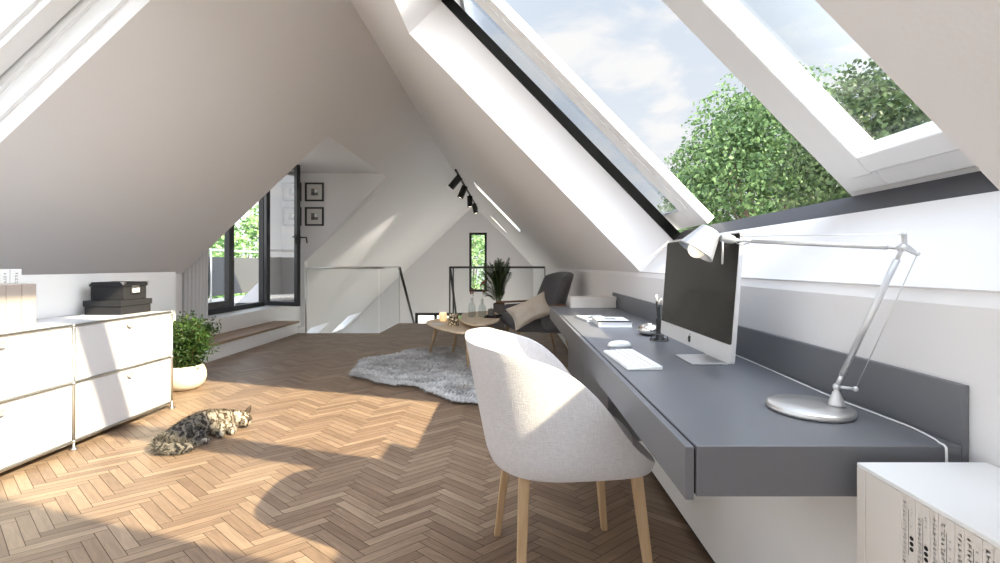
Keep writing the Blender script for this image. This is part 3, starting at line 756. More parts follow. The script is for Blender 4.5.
# pen holder and pens
t = thing('pen_holder', 'small black wire pen holder on the desk beside the silver bowl', 'pen holder', (.662, 1.985, ZD))
mb = MB()
for z, r in ((.004, .04), (.03, .033)):
    mb.tube([(r * math.cos(a), r * math.sin(a), z) for a in [2 * PI * k / 24 for k in range(25)]], .0025, 6)
for k in range(8):
    a = 2 * PI * k / 8; mb.tube([(.04 * math.cos(a), .04 * math.sin(a), .004), (.033 * math.cos(a), .033 * math.sin(a), .03)], .0018, 5)
mb.build('wire_ring', M['chrome_dark'], t)
mb = MB(); mb.lathe([(.026, 0), (.027, .004), (.0145, .008), (.0135, .07), (.015, .095), (.012, .095), (.011, .012), (.002, .010)], (0, 0, 0), 20); mb.build('tube', M['black'], t)
for k, (dx, dy, lean, azi, ln, lab) in enumerate([(.004, .003, .10, 2.4, .19, 'black pen with a white tip leaning left in the pen holder'), (-.004, -.003, .06, 5.4, .175, 'black pen leaning right in the pen holder'), (0, .005, .04, 1.2, .165, 'black pen standing upright in the pen holder')]):
    p = thing('pen', lab, 'pen', (.662 + dx, 1.985 + dy, ZD + .013), group='pens in the pen holder')
    d = V((math.sin(lean) * math.cos(azi), math.sin(lean) * math.sin(azi), math.cos(lean)))
    mb = MB(); mb.tube([d * 0, d * .01, d * (ln - .03)], [.002, .0042, .0045], 10); mb.build('barrel', M['black'], p)
    mb = MB(); mb.tube([d * (ln - .03), d * (ln - .004), d * ln], [.0052, .0052, .003], 10); mb.build('cap', M['paper'] if k == 0 else M['chrome'], p)
# ------------------------------------------------------------------ desk lamp
def lamp():
    t = thing('desk_lamp', 'silver jointed desk lamp with round base standing on the grey desk', 'lamp')
    mb = MB(); mb.lathe([(.086, 0), (.088, .004), (.087, .011), (.083, .014), (.03, .0155), (.002, .0155)], (.69, 1.032, ZD), 48); mb.build('base', M['alu_base'], t)
    mb = MB(); mb.lathe([(.017, .0), (.016, .006), (.009, .026), (.008, .030), (.0055, .032), (.0055, .042)], (.742, 1.018, ZD + .0155), 20); mb.build('post', M['alu'], t)
    J0 = V((.742, 1.018, ZD + .058)); J1 = V((.806, .92, 1.100)); J2 = V((.618, 1.2, 1.130))
    d = (J1 - J0).normalized(); e = (J2 - J1).normalized(); side = V((.8, .6, 0)).normalized()
    mb = MB(); mb.ball(J0, .008, seg=12); mb.tube([J0, J0 + V((.034, -.012, -.002))], .0035, 8); mb.ball(J0 + V((.034, -.012, -.002)), .006, seg=10); mb.build('lower_joint', M['alu'], t)
    mb = MB(); mb.tube([J0 + d * .002, J0 + d * .035], .005, 10); mb.tube([J0 + d * .03, J1 - d * .025], .0065, 14); mb.tube([J1 - d * .03, J1], .004, 10); mb.build('lower_arm', M['alu'], t)
    K = J1 + V((.003, .0, .028)); K2 = J1 + V((.026, -.005, -.012))
    mb = MB(); mb.prism([J1 + V((-.012, -.003, .004)), J1 + V((.000, -.003, .012)), K + V((-.003, -.003, .0)), K + V((.004, -.003, 0)), J1 + V((.008, -.003, .008)), K2 + V((0, 0, .005)), K2 + V((.002, 0, -.004)), J1 + V((.004, -.003, -.004)), J1 + V((-.008, -.003, -.006))], (0, .006, 0))
    mb.ball(J1, .008, seg=12); mb.ball(K, .006, seg=10); mb.ball(K2, .005, seg=10); mb.build('elbow_bracket', M['alu'], t)
    mb = MB(); mb.tube([J1, J1 + e * .03], .004, 10); mb.tube([J1 + e * .025, J2 - e * .03], .0052, 14); mb.tube([J2 - e * .035, J2], .0035, 10); mb.build('upper_arm', M['alu'], t)
    mb = MB(); mb.tube([K, J2 + V((0, 0, .012))], .0011, 6); mb.tube([K2, J0 + V((.034, -.012, -.002))], .0011, 6); mb.build('tension_wire', M['chrome'], t)
    mb = MB(); mb.tube([J2 + V((.02, -.02, -.004)), J2 + V((.0, -.005, -.012)), J2 + V((-.012, .005, -.004)), J2 + V((-.012, .004, .008)), J2], .0018, 6); mb.ball(J2, .006, seg=10); mb.build('head_joint', M['alu'], t)
    ax = V((-.50, .06, -.72)).normalized()
    top = V((.543, 1.215, 1.157)); hd = thing_part = None
    Q = ax.to_track_quat('Z', 'Y').to_matrix().to_4x4()
    mb = MB(); mb.lathe([(.002, -.004), (.025, -.004), (.028, .0), (.049, .064), (.0505, .066), (.0495, .0685), (.0475, .066), (.026, .004), (.002, .002)], top, 36, M4=Q); hd = mb.build('lamp_shade', M['alu_shade'], t)
    mb = MB(); mb.ball(top + ax * .060, .024, seg=18); mb.lathe([(.012, .002), (.014, .03)], top, 14, M4=Q); mb.build('bulb', M['bulb'], hd)
    h0 = top + V((.022, -.012, -.018)); h1 = J2 + V((-.012, .002, .001))
    mb = MB(); dd = h1 - h0; mb.tube([h0, h0 + dd * .2, h0 + dd * .6, h0 + dd * .85, h1, J2], [.009, .0125, .0125, .010, .005, .004], 12); mb.build('handle', M['alu'], hd)
    q = h0 + V((.004, -.004, -.006)); mb = MB(); mb.tube([q, q + V((0, 0, -.028)), q + V((-.001, 0, -.066))], .0026, 8); mb.build('pin', M['alu'], hd)
    settle(t)
    c = [(.756, 1.008, ZD + .03), (.775, 1.03, ZD + .008), (.80, 1.06, ZD + .003), (.822, 1.18, ZD + .003), (.832, 1.36, ZD + .003), (.836, 1.6, ZD + .003), (.838, 1.85, ZD + .003), (.838, 2.0, ZD + .003)]
M['alu_base'] = mat('satin lamp base', (220, 218, 216), 0.3, metal=0.9)
M['alu_shade'] = mat('satin lamp shade', (196, 197, 202), 0.38, metal=0.9)
lamp()
def smooth_path(p, n=8):
    p = [V(q) for q in p]; out = []
    for i in range(len(p) - 1):
        a, b, c, d = p[max(i - 1, 0)], p[i], p[i + 1], p[min(i + 2, len(p) - 1)]
        for k in range(n):
            u = k / n; out.append(.5 * ((2 * b) + (c - a) * u + (2 * a - 5 * b + 4 * c - d) * u * u + (3 * b - a - 3 * c + d) * u ** 3))
    return out + [p[-1]]
r = .002
mb = MB(); mb.tube(smooth_path([(.838, 2.05, ZD + r), (.836, 1.75, ZD + r), (.83, 1.5, ZD + r), (.818, 1.26, ZD + r), (.812, 1.12, ZD + r), (.818, 1.0, ZD + r), (.822, .92, ZD + r), (.812, .86, ZD + r), (.803, .838, ZD + r), (.80, .824, ZD + .001), (.799, .820, ZD - .012), (.799, .820, ZD - .09)]), r, 8)
tag(settle(mb.build('cable', M['white'])), 'thin white cable running over the grey desk beside the lamp', 'cable')

# ------------------------------------------------------------------ bookcase corner at the lower right
def bookcase():
    t = thing('low_bookcase', 'low white bookcase in the lower right corner beside the desk end', 'bookcase')
    x0, x1, y0, y1, zt = .616, .846, .40, .796, .715
    mb = MB(); mb.box(x0 - .0, x1, y0, y1, zt - .008, zt); mb.build('top', M['white'], t, bevel=.0015)
    mb = MB(); mb.box(x0, x1, y1 - .018, y1, 0, zt - .008); mb.build('side_panel', M['paper_warm'], t, bevel=.001)
    mb = MB(); mb.box(x0, x1, y0, y0 + .018, 0, zt - .008); mb.build('side_panel', M['paper_warm'], t, bevel=.001)
    mb = MB(); mb.box(x1 - .012, x1, y0 + .018, y1 - .018, 0, zt - .008); mb.build('back_panel', M['white'], t)
    mb = MB(); mb.box(x0 + .004, x1 - .012, y0 + .018, y1 - .018, .33, .345); mb.build('shelf', M['white'], t)
    mb = MB(); mb.box(x0 + .004, x1 - .012, y0 + .018, y1 - .018, .0, .05); mb.build('plinth', M['white'], t)
    settle(t)
    X = x0 + .001; zb = .3455; ztop = zt - .0085
    f = thing('file_box', 'wide plain off-white file box next to the bookcase end panel', 'file box')
    mb = MB(); mb.box(X, x1 - .02, .7075, y1 - .0185, zb, ztop); mb.build('body', M['paper_warm'], f, bevel=.001)
    mb = MB(); mb.box(X - .0006, X + .002, .716, .768, zb + .05, zb + .12); mb.build('label_patch', M['paper_warm'], f); settle(f)
    ords = ['first', 'second', 'third', 'fourth', 'fifth', 'sixth', 'seventh', 'eighth', 'ninth', 'tenth', 'eleventh', 'twelfth', 'thirteenth', 'fourteenth', 'fifteenth', 'sixteenth']
    pat = 'ABABAABAABABABAB'; y = .707
    for k, ch in enumerate(pat):
        w_ = .0122
        b = thing('booklet', '%s white booklet %s, counted from the wide file box' % (ords[k], 'with a dense printed spine' if ch == 'A' else 'with a dotted spine and black mark'), 'booklet', group='white booklets in the low bookcase')
        mb = MB(); mb.box(X + .0005 * (k % 3), x1 - .03, y - w_ + .0004, y, zb, ztop); mb.build('body', M['paper_warm'], b)
        mb = MB(); xx = X + .0005 * (k % 3)
        if ch == 'A':
            glyphs(mb, (xx, y - w_ * .78, ztop - .010), (0, 0, -1), (0, 1, 0), .14, .0058, .93, 0, seed=k)
            glyphs(mb, (xx, y - w_ * .78, ztop - .158), (0, 0, -1), (0, 1, 0), .02, .005, 1, 0, seed=k + 50)
        else:
            glyphs(mb, (xx, y - w_ * .6, ztop - .016), (0, 0, -1), (0, 1, 0), .05, .0036, .4, 0, seed=k)
            for j in range(3):
                z = ztop - .062 - j * .0085
                mk = MB(); mk.tube([(xx - .0003, y - w_ * .5, z), (xx + .0005, y - w_ * .5, z)], .0034, 10, 0); mk.build('black_mark', M['ink_black'], b)
            mb.box(xx - .0003, xx + .0004, y - .0012, y - .0006, ztop - .09, ztop - .02, 0)
        mb.build('spine_print', [M['ink'], M['ink_black']], b)
        settle(b); y -= w_
bookcase()
# socket on the casing
t = thing('wall_socket', 'small white wall socket low on the casing near the armchair', 'socket')
mb = MB(); mb.box(.705, .7128, 5.46, 5.54, .06, .14); mb.build('plate', M['white_gloss'], t, bevel=.002)
mb = MB(); mb.tube([(.7045, 5.5, .10), (.706, 5.5, .10)], .02, 20); mb.build('insert', M['paper_warm'], t); settle(t)
# ------------------------------------------------------------------ desk chair
def desk_chair():
    t = thing('tub_chair', 'light grey fabric tub chair with oak legs pulled up to the grey desk', 'chair', (.185, 1.585, 0), math.radians(6))
    hw, hd = .285, .268
    HX = [(-.30, .822), (-.20, .815), (-.12, .792), (-.05, .766), (0, .735), (.05, .684), (.09, .628), (.12, .578), (.155, .530), (.20, .486), (.25, .452), (.30, .442)]
    def rim_h(x):
        for k in range(len(HX) - 1):
            if x <= HX[k + 1][0] or k == len(HX) - 2:
                (xa, ya), (xb, yb) = HX[k], HX[k + 1]
                pa = HX[max(k - 1, 0)]; pb = HX[min(k + 2, len(HX) - 1)]
                ma = (yb - pa[1]) / (xb - pa[0]); mb_ = (pb[1] - ya) / (pb[0] - xa); d_ = xb - xa; u = max(0, min(1, (x - xa) / d_))
                return (2*u**3 - 3*u*u + 1) * ya + (u**3 - 2*u*u + u) * d_ * ma + (-2*u**3 + 3*u*u) * yb + (u**3 - u*u) * d_ * mb_
    def shape(a, e=None):
        c_, s_ = math.cos(a), math.sin(a); e = e or (2.7 if c_ < 0 else 4.6); k = (abs(c_) ** e + abs(s_) ** e) ** (-1 / e); return c_ * k, s_ * k
    n, zb = 120, .430
    mb = MB(); rings = []
    ts = [('b', .02), ('b', .35), ('b', .7), ('b', .9)] + [('w', x) for x in (0, .03, .08, .16, .28, .42, .56, .7, .82, .92, 1.0)]
    for kind, u in ts:
        ring = []
        for i in range(n):
            a = 2 * PI * i / n; cx, sy = shape(a); phi = abs(math.degrees(math.atan2(sy, -cx)))
            h = rim_h(cx * hd); back = max(0, min(1, .5 - cx * .8))
            if kind == 'b': k = u * .965; x, y, z = cx * hd * k, sy * hw * k, zb
            else:
                z = zb + (h - zb) * u
                lift = min(1, (z - zb) / .04); k = .965 + .028 * math.sin(lift * PI / 2) + .012 * max(0, (z - zb) / .4)
                x, y = cx * hd * k, sy * hw * k
                x -= .075 * back * max(0, (z - zb) / .4)
                z += .0
            ring.append(mb.bm.verts.new((x, y, z)))
        rings.append(ring)
    for a, b in zip(rings, rings[1:]):
        for i in range(n): mb.bm.faces.new((a[i], a[(i + 1) % n], b[(i + 1) % n], b[i])).smooth = True
    mb.bm.faces.new(list(reversed(rings[0])))
    o = mb.build('shell', M['chair_fabric'], t, smooth=True, solid=.030, offset=-1)
    bv = o.modifiers.new('soft rim', 'BEVEL'); bv.width = .013; bv.segments = 3; bv.limit_method = 'ANGLE'; bv.angle_limit = math.radians(50)
    # seat cushion
    mb = MB(); rings = []
    for k, z in ((.05, .452), (.75, .452), (.79, .459), (.805, .474), (.80, .489), (.765, .499), (.5, .506), (.05, .508)):
        ring = []
        for i in range(n):
            cx, sy = shape(2 * PI * i / n, 2.6); ring.append(mb.bm.verts.new((cx * hd * k + .012, sy * hw * k, z)))
        rings.append(ring)
    for a, b in zip(rings, rings[1:]):
        for i in range(n): mb.bm.faces.new((a[i], a[(i + 1) % n], b[(i + 1) % n], b[i])).smooth = True
    mb.bm.faces.new(list(reversed(rings[0]))); mb.bm.faces.new(rings[-1]); mb.build('seat_cushion', M['chair_fabric'], t, smooth=True)
    for x0, y0, x1, y1 in ((-.165, .175, -.215, .205), (-.160, -.180, -.178, -.205), (.175, .175, .215, .195), (.195, -.180, .245, -.200)):
        mb = MB(); a = .017; b = .012
        mb.hexa([V((x1 + i * b, y1 + j * b, 0)) for i, j in ((-1, -1), (1, -1), (1, 1), (-1, 1))] + [V((x0 + i * a, y0 + j * a, .432)) for i, j in ((-1, -1), (1, -1), (1, 1), (-1, 1))])
        mb.build('leg', M['oak'], t, bevel=.004)
desk_chair()
# ------------------------------------------------------------------ armchair
def armchair():
    t = thing('armchair', 'charcoal wing armchair with wooden arms standing beyond the desk', 'armchair', (.335, 5.22, 0), math.radians(14))
    # seat: profile in x (front is -x), extruded over y
    prof = rounded([(-.37, .35), (.26, .30), (.30, .44), (-.34, .50), (-.40, .44)], .07, 5)
    mb = MB(); mb.prism([(x, -.33, z) for x, z in prof], (0, .66, 0)); mb.build('seat', M['armchair_fabric'], t, bevel=.03, seg=3, smooth=True)
    # winged back shell
    mb = MB(); nu, nv = 20, 14; grid = []
    for j in range(nv + 1):
        v = j / nv; row = []
        for i in range(nu + 1):
            u = -1 + 2 * i / nu; wing = abs(u) ** 2.2
            topz = .985 - .06 * abs(u) ** 3
            z = .36 + (topz - .36) * v
            x = .19 + .15 * v + .02 * v * v - wing * (.25 * (1 - .35 * v)) 
            y = (.31 + .035 * v) * math.copysign(abs(u) ** .85, u) 
            row.append(mb.bm.verts.new((x, y, z)))
        grid.append(row)
    for a, b in zip(grid, grid[1:]):
        for i in range(nu): mb.bm.faces.new((a[i], a[i + 1], b[i + 1], b[i]))
    mb.build('backrest', M['armchair_fabric'], t, smooth=True, solid=.085, sub=1, offset=0)
    for s in (1, -1):
        mb = MB(); xs0, xs1 = (-.33, .14) if s > 0 else (-.10, .14)
        mb.prism([(x, s * .36 - .045, .0) for x, z in ()] or [(x, s * .365 - .045, z) for x, z in rounded([(xs0 + .03, .36), (.2, .36), (.2, .60), (xs0, .585)], .05, 4)], (0, .09, 0))
        a_ = mb.build('arm', M['armchair_fabric'], t, bevel=.02, seg=2, smooth=True)
        mb = MB(); mb.prism([(x, y, .6 + (.012 if x > 0 else 0)) for x, y in rounded([(xs0 - .10, s * .365 - .03), (.20, s * .365 - .035), (.20, s * .365 + .035), (xs0 - .10, s * .365 + .03)], .025, 4)], (0, 0, .022))
        mb.build('armrest', M['arm_wood'], a_, bevel=.006)
    for x0, y0, x1, y1 in ((-.30, .25, -.36, .30), (-.30, -.25, -.36, -.30), (.22, .24, .30, .29), (.22, -.24, .30, -.29)):
        mb = MB(); mb.tube([(x1, y1, 0), (x0, y0, .36)], [.011, .021], 14); mb.build('leg', M['oak'], t)
armchair()
def cushion(name, label, c, rot, w, h, th, m):
    t = thing(name, label, 'cushion', c); t.rotation_euler = rot
    mb = MB(); n = 22; gr = {}
    for side in (1, -1):
        for i in range(n + 1):
            for j in range(n + 1):
                u, v = -1 + 2 * i / n, -1 + 2 * j / n
                edge = (i in (0, n) or j in (0, n))
                if edge and side == -1: gr[side, i, j] = gr[1, i, j]; continue
                pin = 1 - .15 * (1 - v * v) * abs(u) ** 3; piv = 1 - .17 * (1 - abs(u)) * abs(v) ** 3
                z = th * ((1 - u * u) * (1 - v * v)) ** .42 * side
                z += .016 * noise.noise(V((u * 2.2, v * 2.2, side * 3.0)))
                if edge: z = .01 * math.sin(u * 3 + v * 2)
                gr[side, i, j] = mb.bm.verts.new((u * w / 2 * pin, v * h / 2 * piv, z))
    for side in (1, -1):
        for i in range(n):
            for j in range(n): mb.bm.faces.new([gr[side, i, j], gr[side, i + 1, j], gr[side, i + 1, j + 1], gr[side, i, j + 1]])
    mb.build('cover', m, t, smooth=True, sub=1)
    mb = MB(); path = []
    for u, v in [(-1 + 2 * k / 20, -1) for k in range(20)] + [(1, -1 + 2 * k / 20) for k in range(20)] + [(1 - 2 * k / 20, 1) for k in range(20)] + [(-1, 1 - 2 * k / 20) for k in range(21)]:
        pin = 1 - .15 * (1 - v * v) * abs(u) ** 3; piv = 1 - .17 * (1 - abs(u)) * abs(v) ** 3
        path.append((u * w / 2 * pin, v * h / 2 * piv, .01 * math.sin(u * 3 + v * 2)))
    mb.tube(path, .005, 6); mb.build('piping', m, t)
    return t
cushion('cushion', 'cream cushion leaning on the charcoal armchair', (.215, 4.80, .575), (math.radians(72), math.radians(-24), math.radians(8)), .46, .25, .08, M['pillow_fabric'])
# ------------------------------------------------------------------ coffee tables
def organic_table(label, pts, z, th, legs, group):
    t = thing('coffee_table', label, 'table', group=group)
    p = rounded(pts, .5, 8)
    mb = MB(); mb.prism([(q.x, q.y, z - th) for q in p], (0, 0, th)); mb.build('tabletop', M['oak_top'], t, bevel=.006)
    for x0, y0, x1, y1, zf in legs:
        mb = MB(); mb.tube([(x1, y1, zf), (x0, y0, z - th)], [.011, .024], 14); mb.build('leg', M['oak'], t)
    return settle(t)
organic_table('smaller low oak coffee table with candle, its legs on the rug', [(-1.02, 5.28), (-.80, 4.72), (-.44, 4.30), (-.22, 4.55), (-.30, 5.1), (-.78, 5.62)], .41, .022,
              [(-.84, 5.2, -.94, 5.25, .038), (-.60, 5.2, -.67, 5.25, .038), (-.44, 4.6, -.42, 4.50, .038)], 'oak coffee tables')
organic_table('taller oak coffee table holding the vases, overlapping the lower one', [(-.54, 4.80), (-.32, 4.40), (-.11, 4.80), (-.12, 5.45), (-.26, 5.90), (-.60, 5.6)], .47, .022,
              [(-.26, 4.85, -.22, 4.86, .032), (-.24, 5.45, -.2, 5.5, .0), (-.45, 5.3, -.48, 5.38, .032)], 'oak coffee tables')
Z1, Z2 = .4105, .4705
t = thing('candle_holder', 'glowing amber tealight holder at the left end of the coffee table', 'candle holder', (-.785, 5.25, Z1))
M['amber_glass'] = mat('glowing amber glass', (255, 232, 195), 0.25, emit=(255, 215, 150), estr=0.45)
mb = MB(); mb.lathe([(.028, 0), (.042, .012), (.048, .045), (.044, .08), (.040, .092), (.036, .092), (.040, .078), (.043, .045), (.037, .016), (.002, .012)], (0, 0, 0), 28); mb.build('bowl', M['amber_glass'], t)
mb = MB(); mb.lathe([(.019, .013), (.019, .03), (.002, .031)], (0, 0, 0), 18); mb.tube([(0, 0, .03), (0, 0, .04)], .0012, 5); mb.ball((0, 0, .048), (.005, .005, .012), seg=8, mi=1); mb.build('tealight', [M['paper'], M['candle']], t)
def mosaic():
    m = bpy.data.materials.new('mirror mosaic'); nt, b = nodes(m)
    tc = nt.nodes.new('ShaderNodeTexCoord'); vo = nt.nodes.new('ShaderNodeTexVoronoi'); vo.inputs['Scale'].default_value = 70
    r = nt.nodes.new('ShaderNodeValToRGB'); e = r.color_ramp.elements; e[0].color = lin((52, 44, 36)); e[1].color = lin((240, 226, 190)); r.color_ramp.interpolation = 'CONSTANT'; e[1].position = .62
    x = r.color_ramp.elements.new(.35); x.color = lin((150, 134, 110))
    nt.links.new(tc.outputs['Object'], vo.inputs['Vector']); nt.links.new(vo.outputs['Color'], r.inputs[0]); nt.links.new(r.outputs[0], b.inputs['Base Color'])
    b.inputs['Metallic'].default_value = .15; b.inputs['Roughness'].default_value = .25
    return m
t = thing('votive_glass', 'speckled mosaic votive glass on the lower coffee table', 'votive', (-.605, 4.82, Z1))
mb = MB(); mb.lathe([(.052, 0), (.056, .004), (.057, .125), (.055, .128), (.052, .125), (.051, .010), (.002, .008)], (0, 0, 0), 28); mb.build('glass', mosaic(), t)
mb = MB(); mb.lathe([(.026, .011), (.026, .03), (.002, .031)], (0, 0, 0), 16); mb.build('tealight', M['paper'], t)
t = thing('paper_sheet', 'white paper sheet lying at the left end of the lower coffee table', 'paper', (-.80, 4.98, Z1), math.radians(30))
mb = MB(); mb.box(-.07, .07, -.1, .1, 0, .0015); mb.build('sheet', M['paper'], t)
M['vase_glass'] = clear_glass('vase glass', (236, 239, 239), 0.07)
def vase(label, c, prof, flower):
    t = thing('bottle_vase', label, 'vase', c, group='bottle vases on the coffee table')
    mb = MB(); mb.lathe(prof, (0, 0, 0), 24); mb.build('bottle', M['vase_glass'], t)
    return t
def twig(label, c, h, lean, n, seed):
    rnd = random.Random(seed)
    t = thing('dried_flower', label, 'flower', c, group='dried flowers in the vases')
    p = smooth_path([(0, 0, 0), (lean * .2, .0, h * .4), (lean * .7, .01, h * .75), (lean, .015, h)], 5)
    mb = MB(); mb.tube(p, .0016, 6)
    heads = []
    for k in range(n):
        q = p[int(len(p) * rnd.uniform(.62, .98))]; e = q + V((rnd.uniform(-.035, .035), rnd.uniform(-.03, .03), rnd.uniform(.005, .04)))
        mb.tube([q, e], .001, 5); heads.append(e)
    mb.build('stem', M['stem_brown'], t)
    mb = MB()
    for e in heads: mb.ball(e, (.010, .010, .012), seg=8); mb.ball(e + V((.006, 0, .004)), .006, seg=6)
    mb.build('blossom', M['wood_dark'], t)
M['stem_brown'] = mat('brown twig', (92, 70, 52), 0.8)
vase('slim clear glass bottle vase at the left of the taller coffee table', (-.435, 5.12, Z2), [(.03, 0), (.04, .004), (.042, .03), (.042, .11), (.03, .15), (.016, .17), (.016, .21), (.019, .215)], 1)
vase('bulging clear glass bottle vase in the middle of the taller coffee table', (-.32, 5.16, Z2), [(.035, 0), (.045, .005), (.046, .09), (.034, .13), (.018, .15), (.016, .2), (.02, .204)], 1)
twig('dark red dried flower in the slim left vase', (-.435, 5.12, Z2 + .008), .31, .02, 5, 4)
twig('taller red dried flower in the middle vase', (-.32, 5.16, Z2 + .008), .40, .015, 6, 9)
t = thing('tea_cup', 'dark grey tumbler on the tray at the right of the taller table', 'cup', (-.215, 5.12, Z2 + .012))
mb = MB(); mb.lathe([(.03, 0), (.036, .003), (.038, .075), (.036, .077), (.034, .074), (.031, .008), (.002, .007)], (0, 0, 0), 24); mb.build('cup', M['concrete'], t)
mb = MB(); mb.lathe([(.012, .078), (.004, .083), (.006, .094), (.002, .098)], (0, 0, 0), 12); mb.lathe([(.002, .0765), (.035, .0765), (.034, .081), (.002, .083)], (0, 0, 0), 24); mb.build('lid', M['concrete'], t)
t = thing('tray', 'dark slate tray under the grey tumbler on the coffee table', 'tray', (-.19, 5.16, Z2), math.radians(-8))
mb = MB(); mb.box(-.085, .085, -.14, .14, 0, .006); mb.build('plate', M['box_card'], t, bevel=.002)
mb = MB()
for a in ((-.085, -.081, -.14, .14), (.081, .085, -.14, .14), (-.081, .081, -.14, -.136), (-.081, .081, .136, .14)): mb.box(*a, .006, .011)
mb.build('rim', M['box_card'], t)
# ------------------------------------------------------------------ shaggy rug
def rug():
    out = [(-1.55, 4.45), (-1.60, 4.95), (-1.35, 5.12), (-1.22, 5.5), (-.80, 5.62), (-.40, 5.42), (-.20, 4.95), (.05, 4.35), (.05, 3.75), (-.14, 3.38), (-.33, 3.42), (-.5, 3.52), (-.64, 3.74), (-.95, 3.93), (-1.2, 4.05), (-1.42, 4.2)]
    p = rounded(out, .12, 4); p = [q + q.normalized() * 0 + V((noise.noise(V((q.x * 5, q.y * 5, 2))), noise.noise(V((q.x * 5, q.y * 5, 7))))) * .07 for q in p]; cx = sum(q.x for q in p) / len(p); cy = sum(q.y for q in p) / len(p)
    mb = MB(); rings = []
    for k, z in ((.95, .002), (.94, .016), (.88, .024), (.5, .026)):
        rings.append([mb.bm.verts.new((cx + (q.x - cx) * k, cy + (q.y - cy) * k, z)) for q in p])
    m_ = len(p)
    for a, b in zip(rings, rings[1:]):
        for i in range(m_): mb.bm.faces.new((a[i], a[(i + 1) % m_], b[(i + 1) % m_], b[i]))
    mb.bm.faces.new(rings[-1]); mb.bm.faces.new(list(reversed(rings[0])))
    t = thing('shaggy_rug', 'grey shaggy sheepskin rug lying under the coffee tables', 'rug')
    mb.build('backing', M['rug_base'], t)
    def inside(x, y):
        r = False; j = len(p) - 1
        for i in range(len(p)):
            if (p[i].y > y) != (p[j].y > y) and x < (p[j].x - p[i].x) * (y - p[i].y) / (p[j].y - p[i].y) + p[i].x: r = not r
            j = i
        return r
    rnd = random.Random(3); vs = []; fs = []; tones = []
    cnt = 0
    while cnt < 17000:
        if rnd.random() < .2:
            i = rnd.randrange(len(p)); q = p[i].lerp(p[(i + 1) % len(p)], rnd.random()); kk = rnd.uniform(.92, .99); x, y = cx + (q.x - cx) * kk, cy + (q.y - cy) * kk
            d = V((x - cx, y - cy, 0)).normalized()
        else:
            x, y = rnd.uniform(-1.65, .15), rnd.uniform(3.35, 5.65)
            if not inside(x, y): continue
            a = noise.noise(V((x * 1.6, y * 1.6, 0))) * 7; d = V((math.cos(a), math.sin(a), 0))
        cnt += 1
        a = rnd.uniform(-.7, .7); d = V((d.x * math.cos(a) - d.y * math.sin(a), d.x * math.sin(a) + d.y * math.cos(a), 0))
        ln = rnd.uniform(.04, .09); w = rnd.uniform(.003, .006); s = V((-d.y, d.x, 0)) * w; b = V((x, y, .018)); k = len(vs); ln *= 1 + .8 * noise.noise(V((x * 14, y * 14, 5)))
        h = rnd.uniform(.014, .034)
        vs += [b - s, b + s, b + d * ln * .5 + s + V((0, 0, h)), b + d * ln * .5 - s + V((0, 0, h)), b + d * ln + V((0, 0, h * .55 - .004))]
        tn = max(0, min(1, .5 + .5 * noise.noise(V((x * 9, y * 9, 1))) + rnd.uniform(-.3, .3)))
        fs += [(k, k + 1, k + 2, k + 3), (k + 3, k + 2, k + 4)]; tones += [tn, tn]
    me = bpy.data.meshes.new('pile'); me.from_pydata([tuple(v) for v in vs], [], fs); at = me.attributes.new('tone', 'FLOAT', 'FACE'); at.data.foreach_set('value', tones)
    me.materials.append(M['rug_pile']); o = bpy.data.objects.new('pile', me); C.objects.link(o); put(o, t); o['kind'] = 'stuff'
    settle(t)
M['rug_base'] = mat('rug backing', (150, 148, 148), 0.95)
M['rug_pile'] = leafmat('rug pile', (172, 171, 171), (224, 223, 222), rough=.95, trans=0)
rug()
# ------------------------------------------------------------------ plants
def bush():
    t = thing('potted_bush', 'small green bush in a round cream pot beside the white sideboard', 'plant')
    cx, cy = -2.80, 3.86
    mb = MB(); mb.lathe([(.085, 0), (.11, .008), (.146, .05), (.158, .10), (.152, .15), (.136, .19), (.128, .205), (.12, .205), (.115, .195), (.115, .17), (.002, .165)], (cx, cy, 0), 40); pot = mb.build('pot', M['pot_white'], t)
    mb = MB(); mb.lathe([(.12, .168), (.1, .178), (.002, .182)], (cx, cy, 0), 24); mb.build('soil', M['soil'], pot)
    rnd = random.Random(5); mb = MB(); pts = []
    for k in range(70):
        a = rnd.random() * 2 * PI; r0 = .09 * math.sqrt(rnd.random()); r1 = .24 * math.sqrt(rnd.random()); h = rnd.uniform(.40, .66) - r1 * .3
        b = V((cx + r0 * math.cos(a), cy + r0 * math.sin(a), .175)); e = V((cx + .0 + r1 * math.cos(a), cy + r1 * math.sin(a), h)); mid = b.lerp(e, .5) + V((0, 0, .05))
        path = smooth_path([b, mid, e], 4); mb.tube(path, .003, 5)
        for _ in range(100):
            u = rnd.uniform(.12, 1); q = path[min(len(path) - 1, int(u * len(path)))]
            off = V((rnd.gauss(0, 1), rnd.gauss(0, 1), rnd.gauss(0, .8))) * .03
            pts.append((q + off, V((off.x, off.y, .05)).normalized()))
    mb.build('stems', M['stem_tan'], t)
    f = leaf_cloud('foliage', pts, .016, M['leaf_bush'], t, 2.4, tone=lambda p: .2 + (p.z - .2) * 1.1)
    settle(t)
bush()
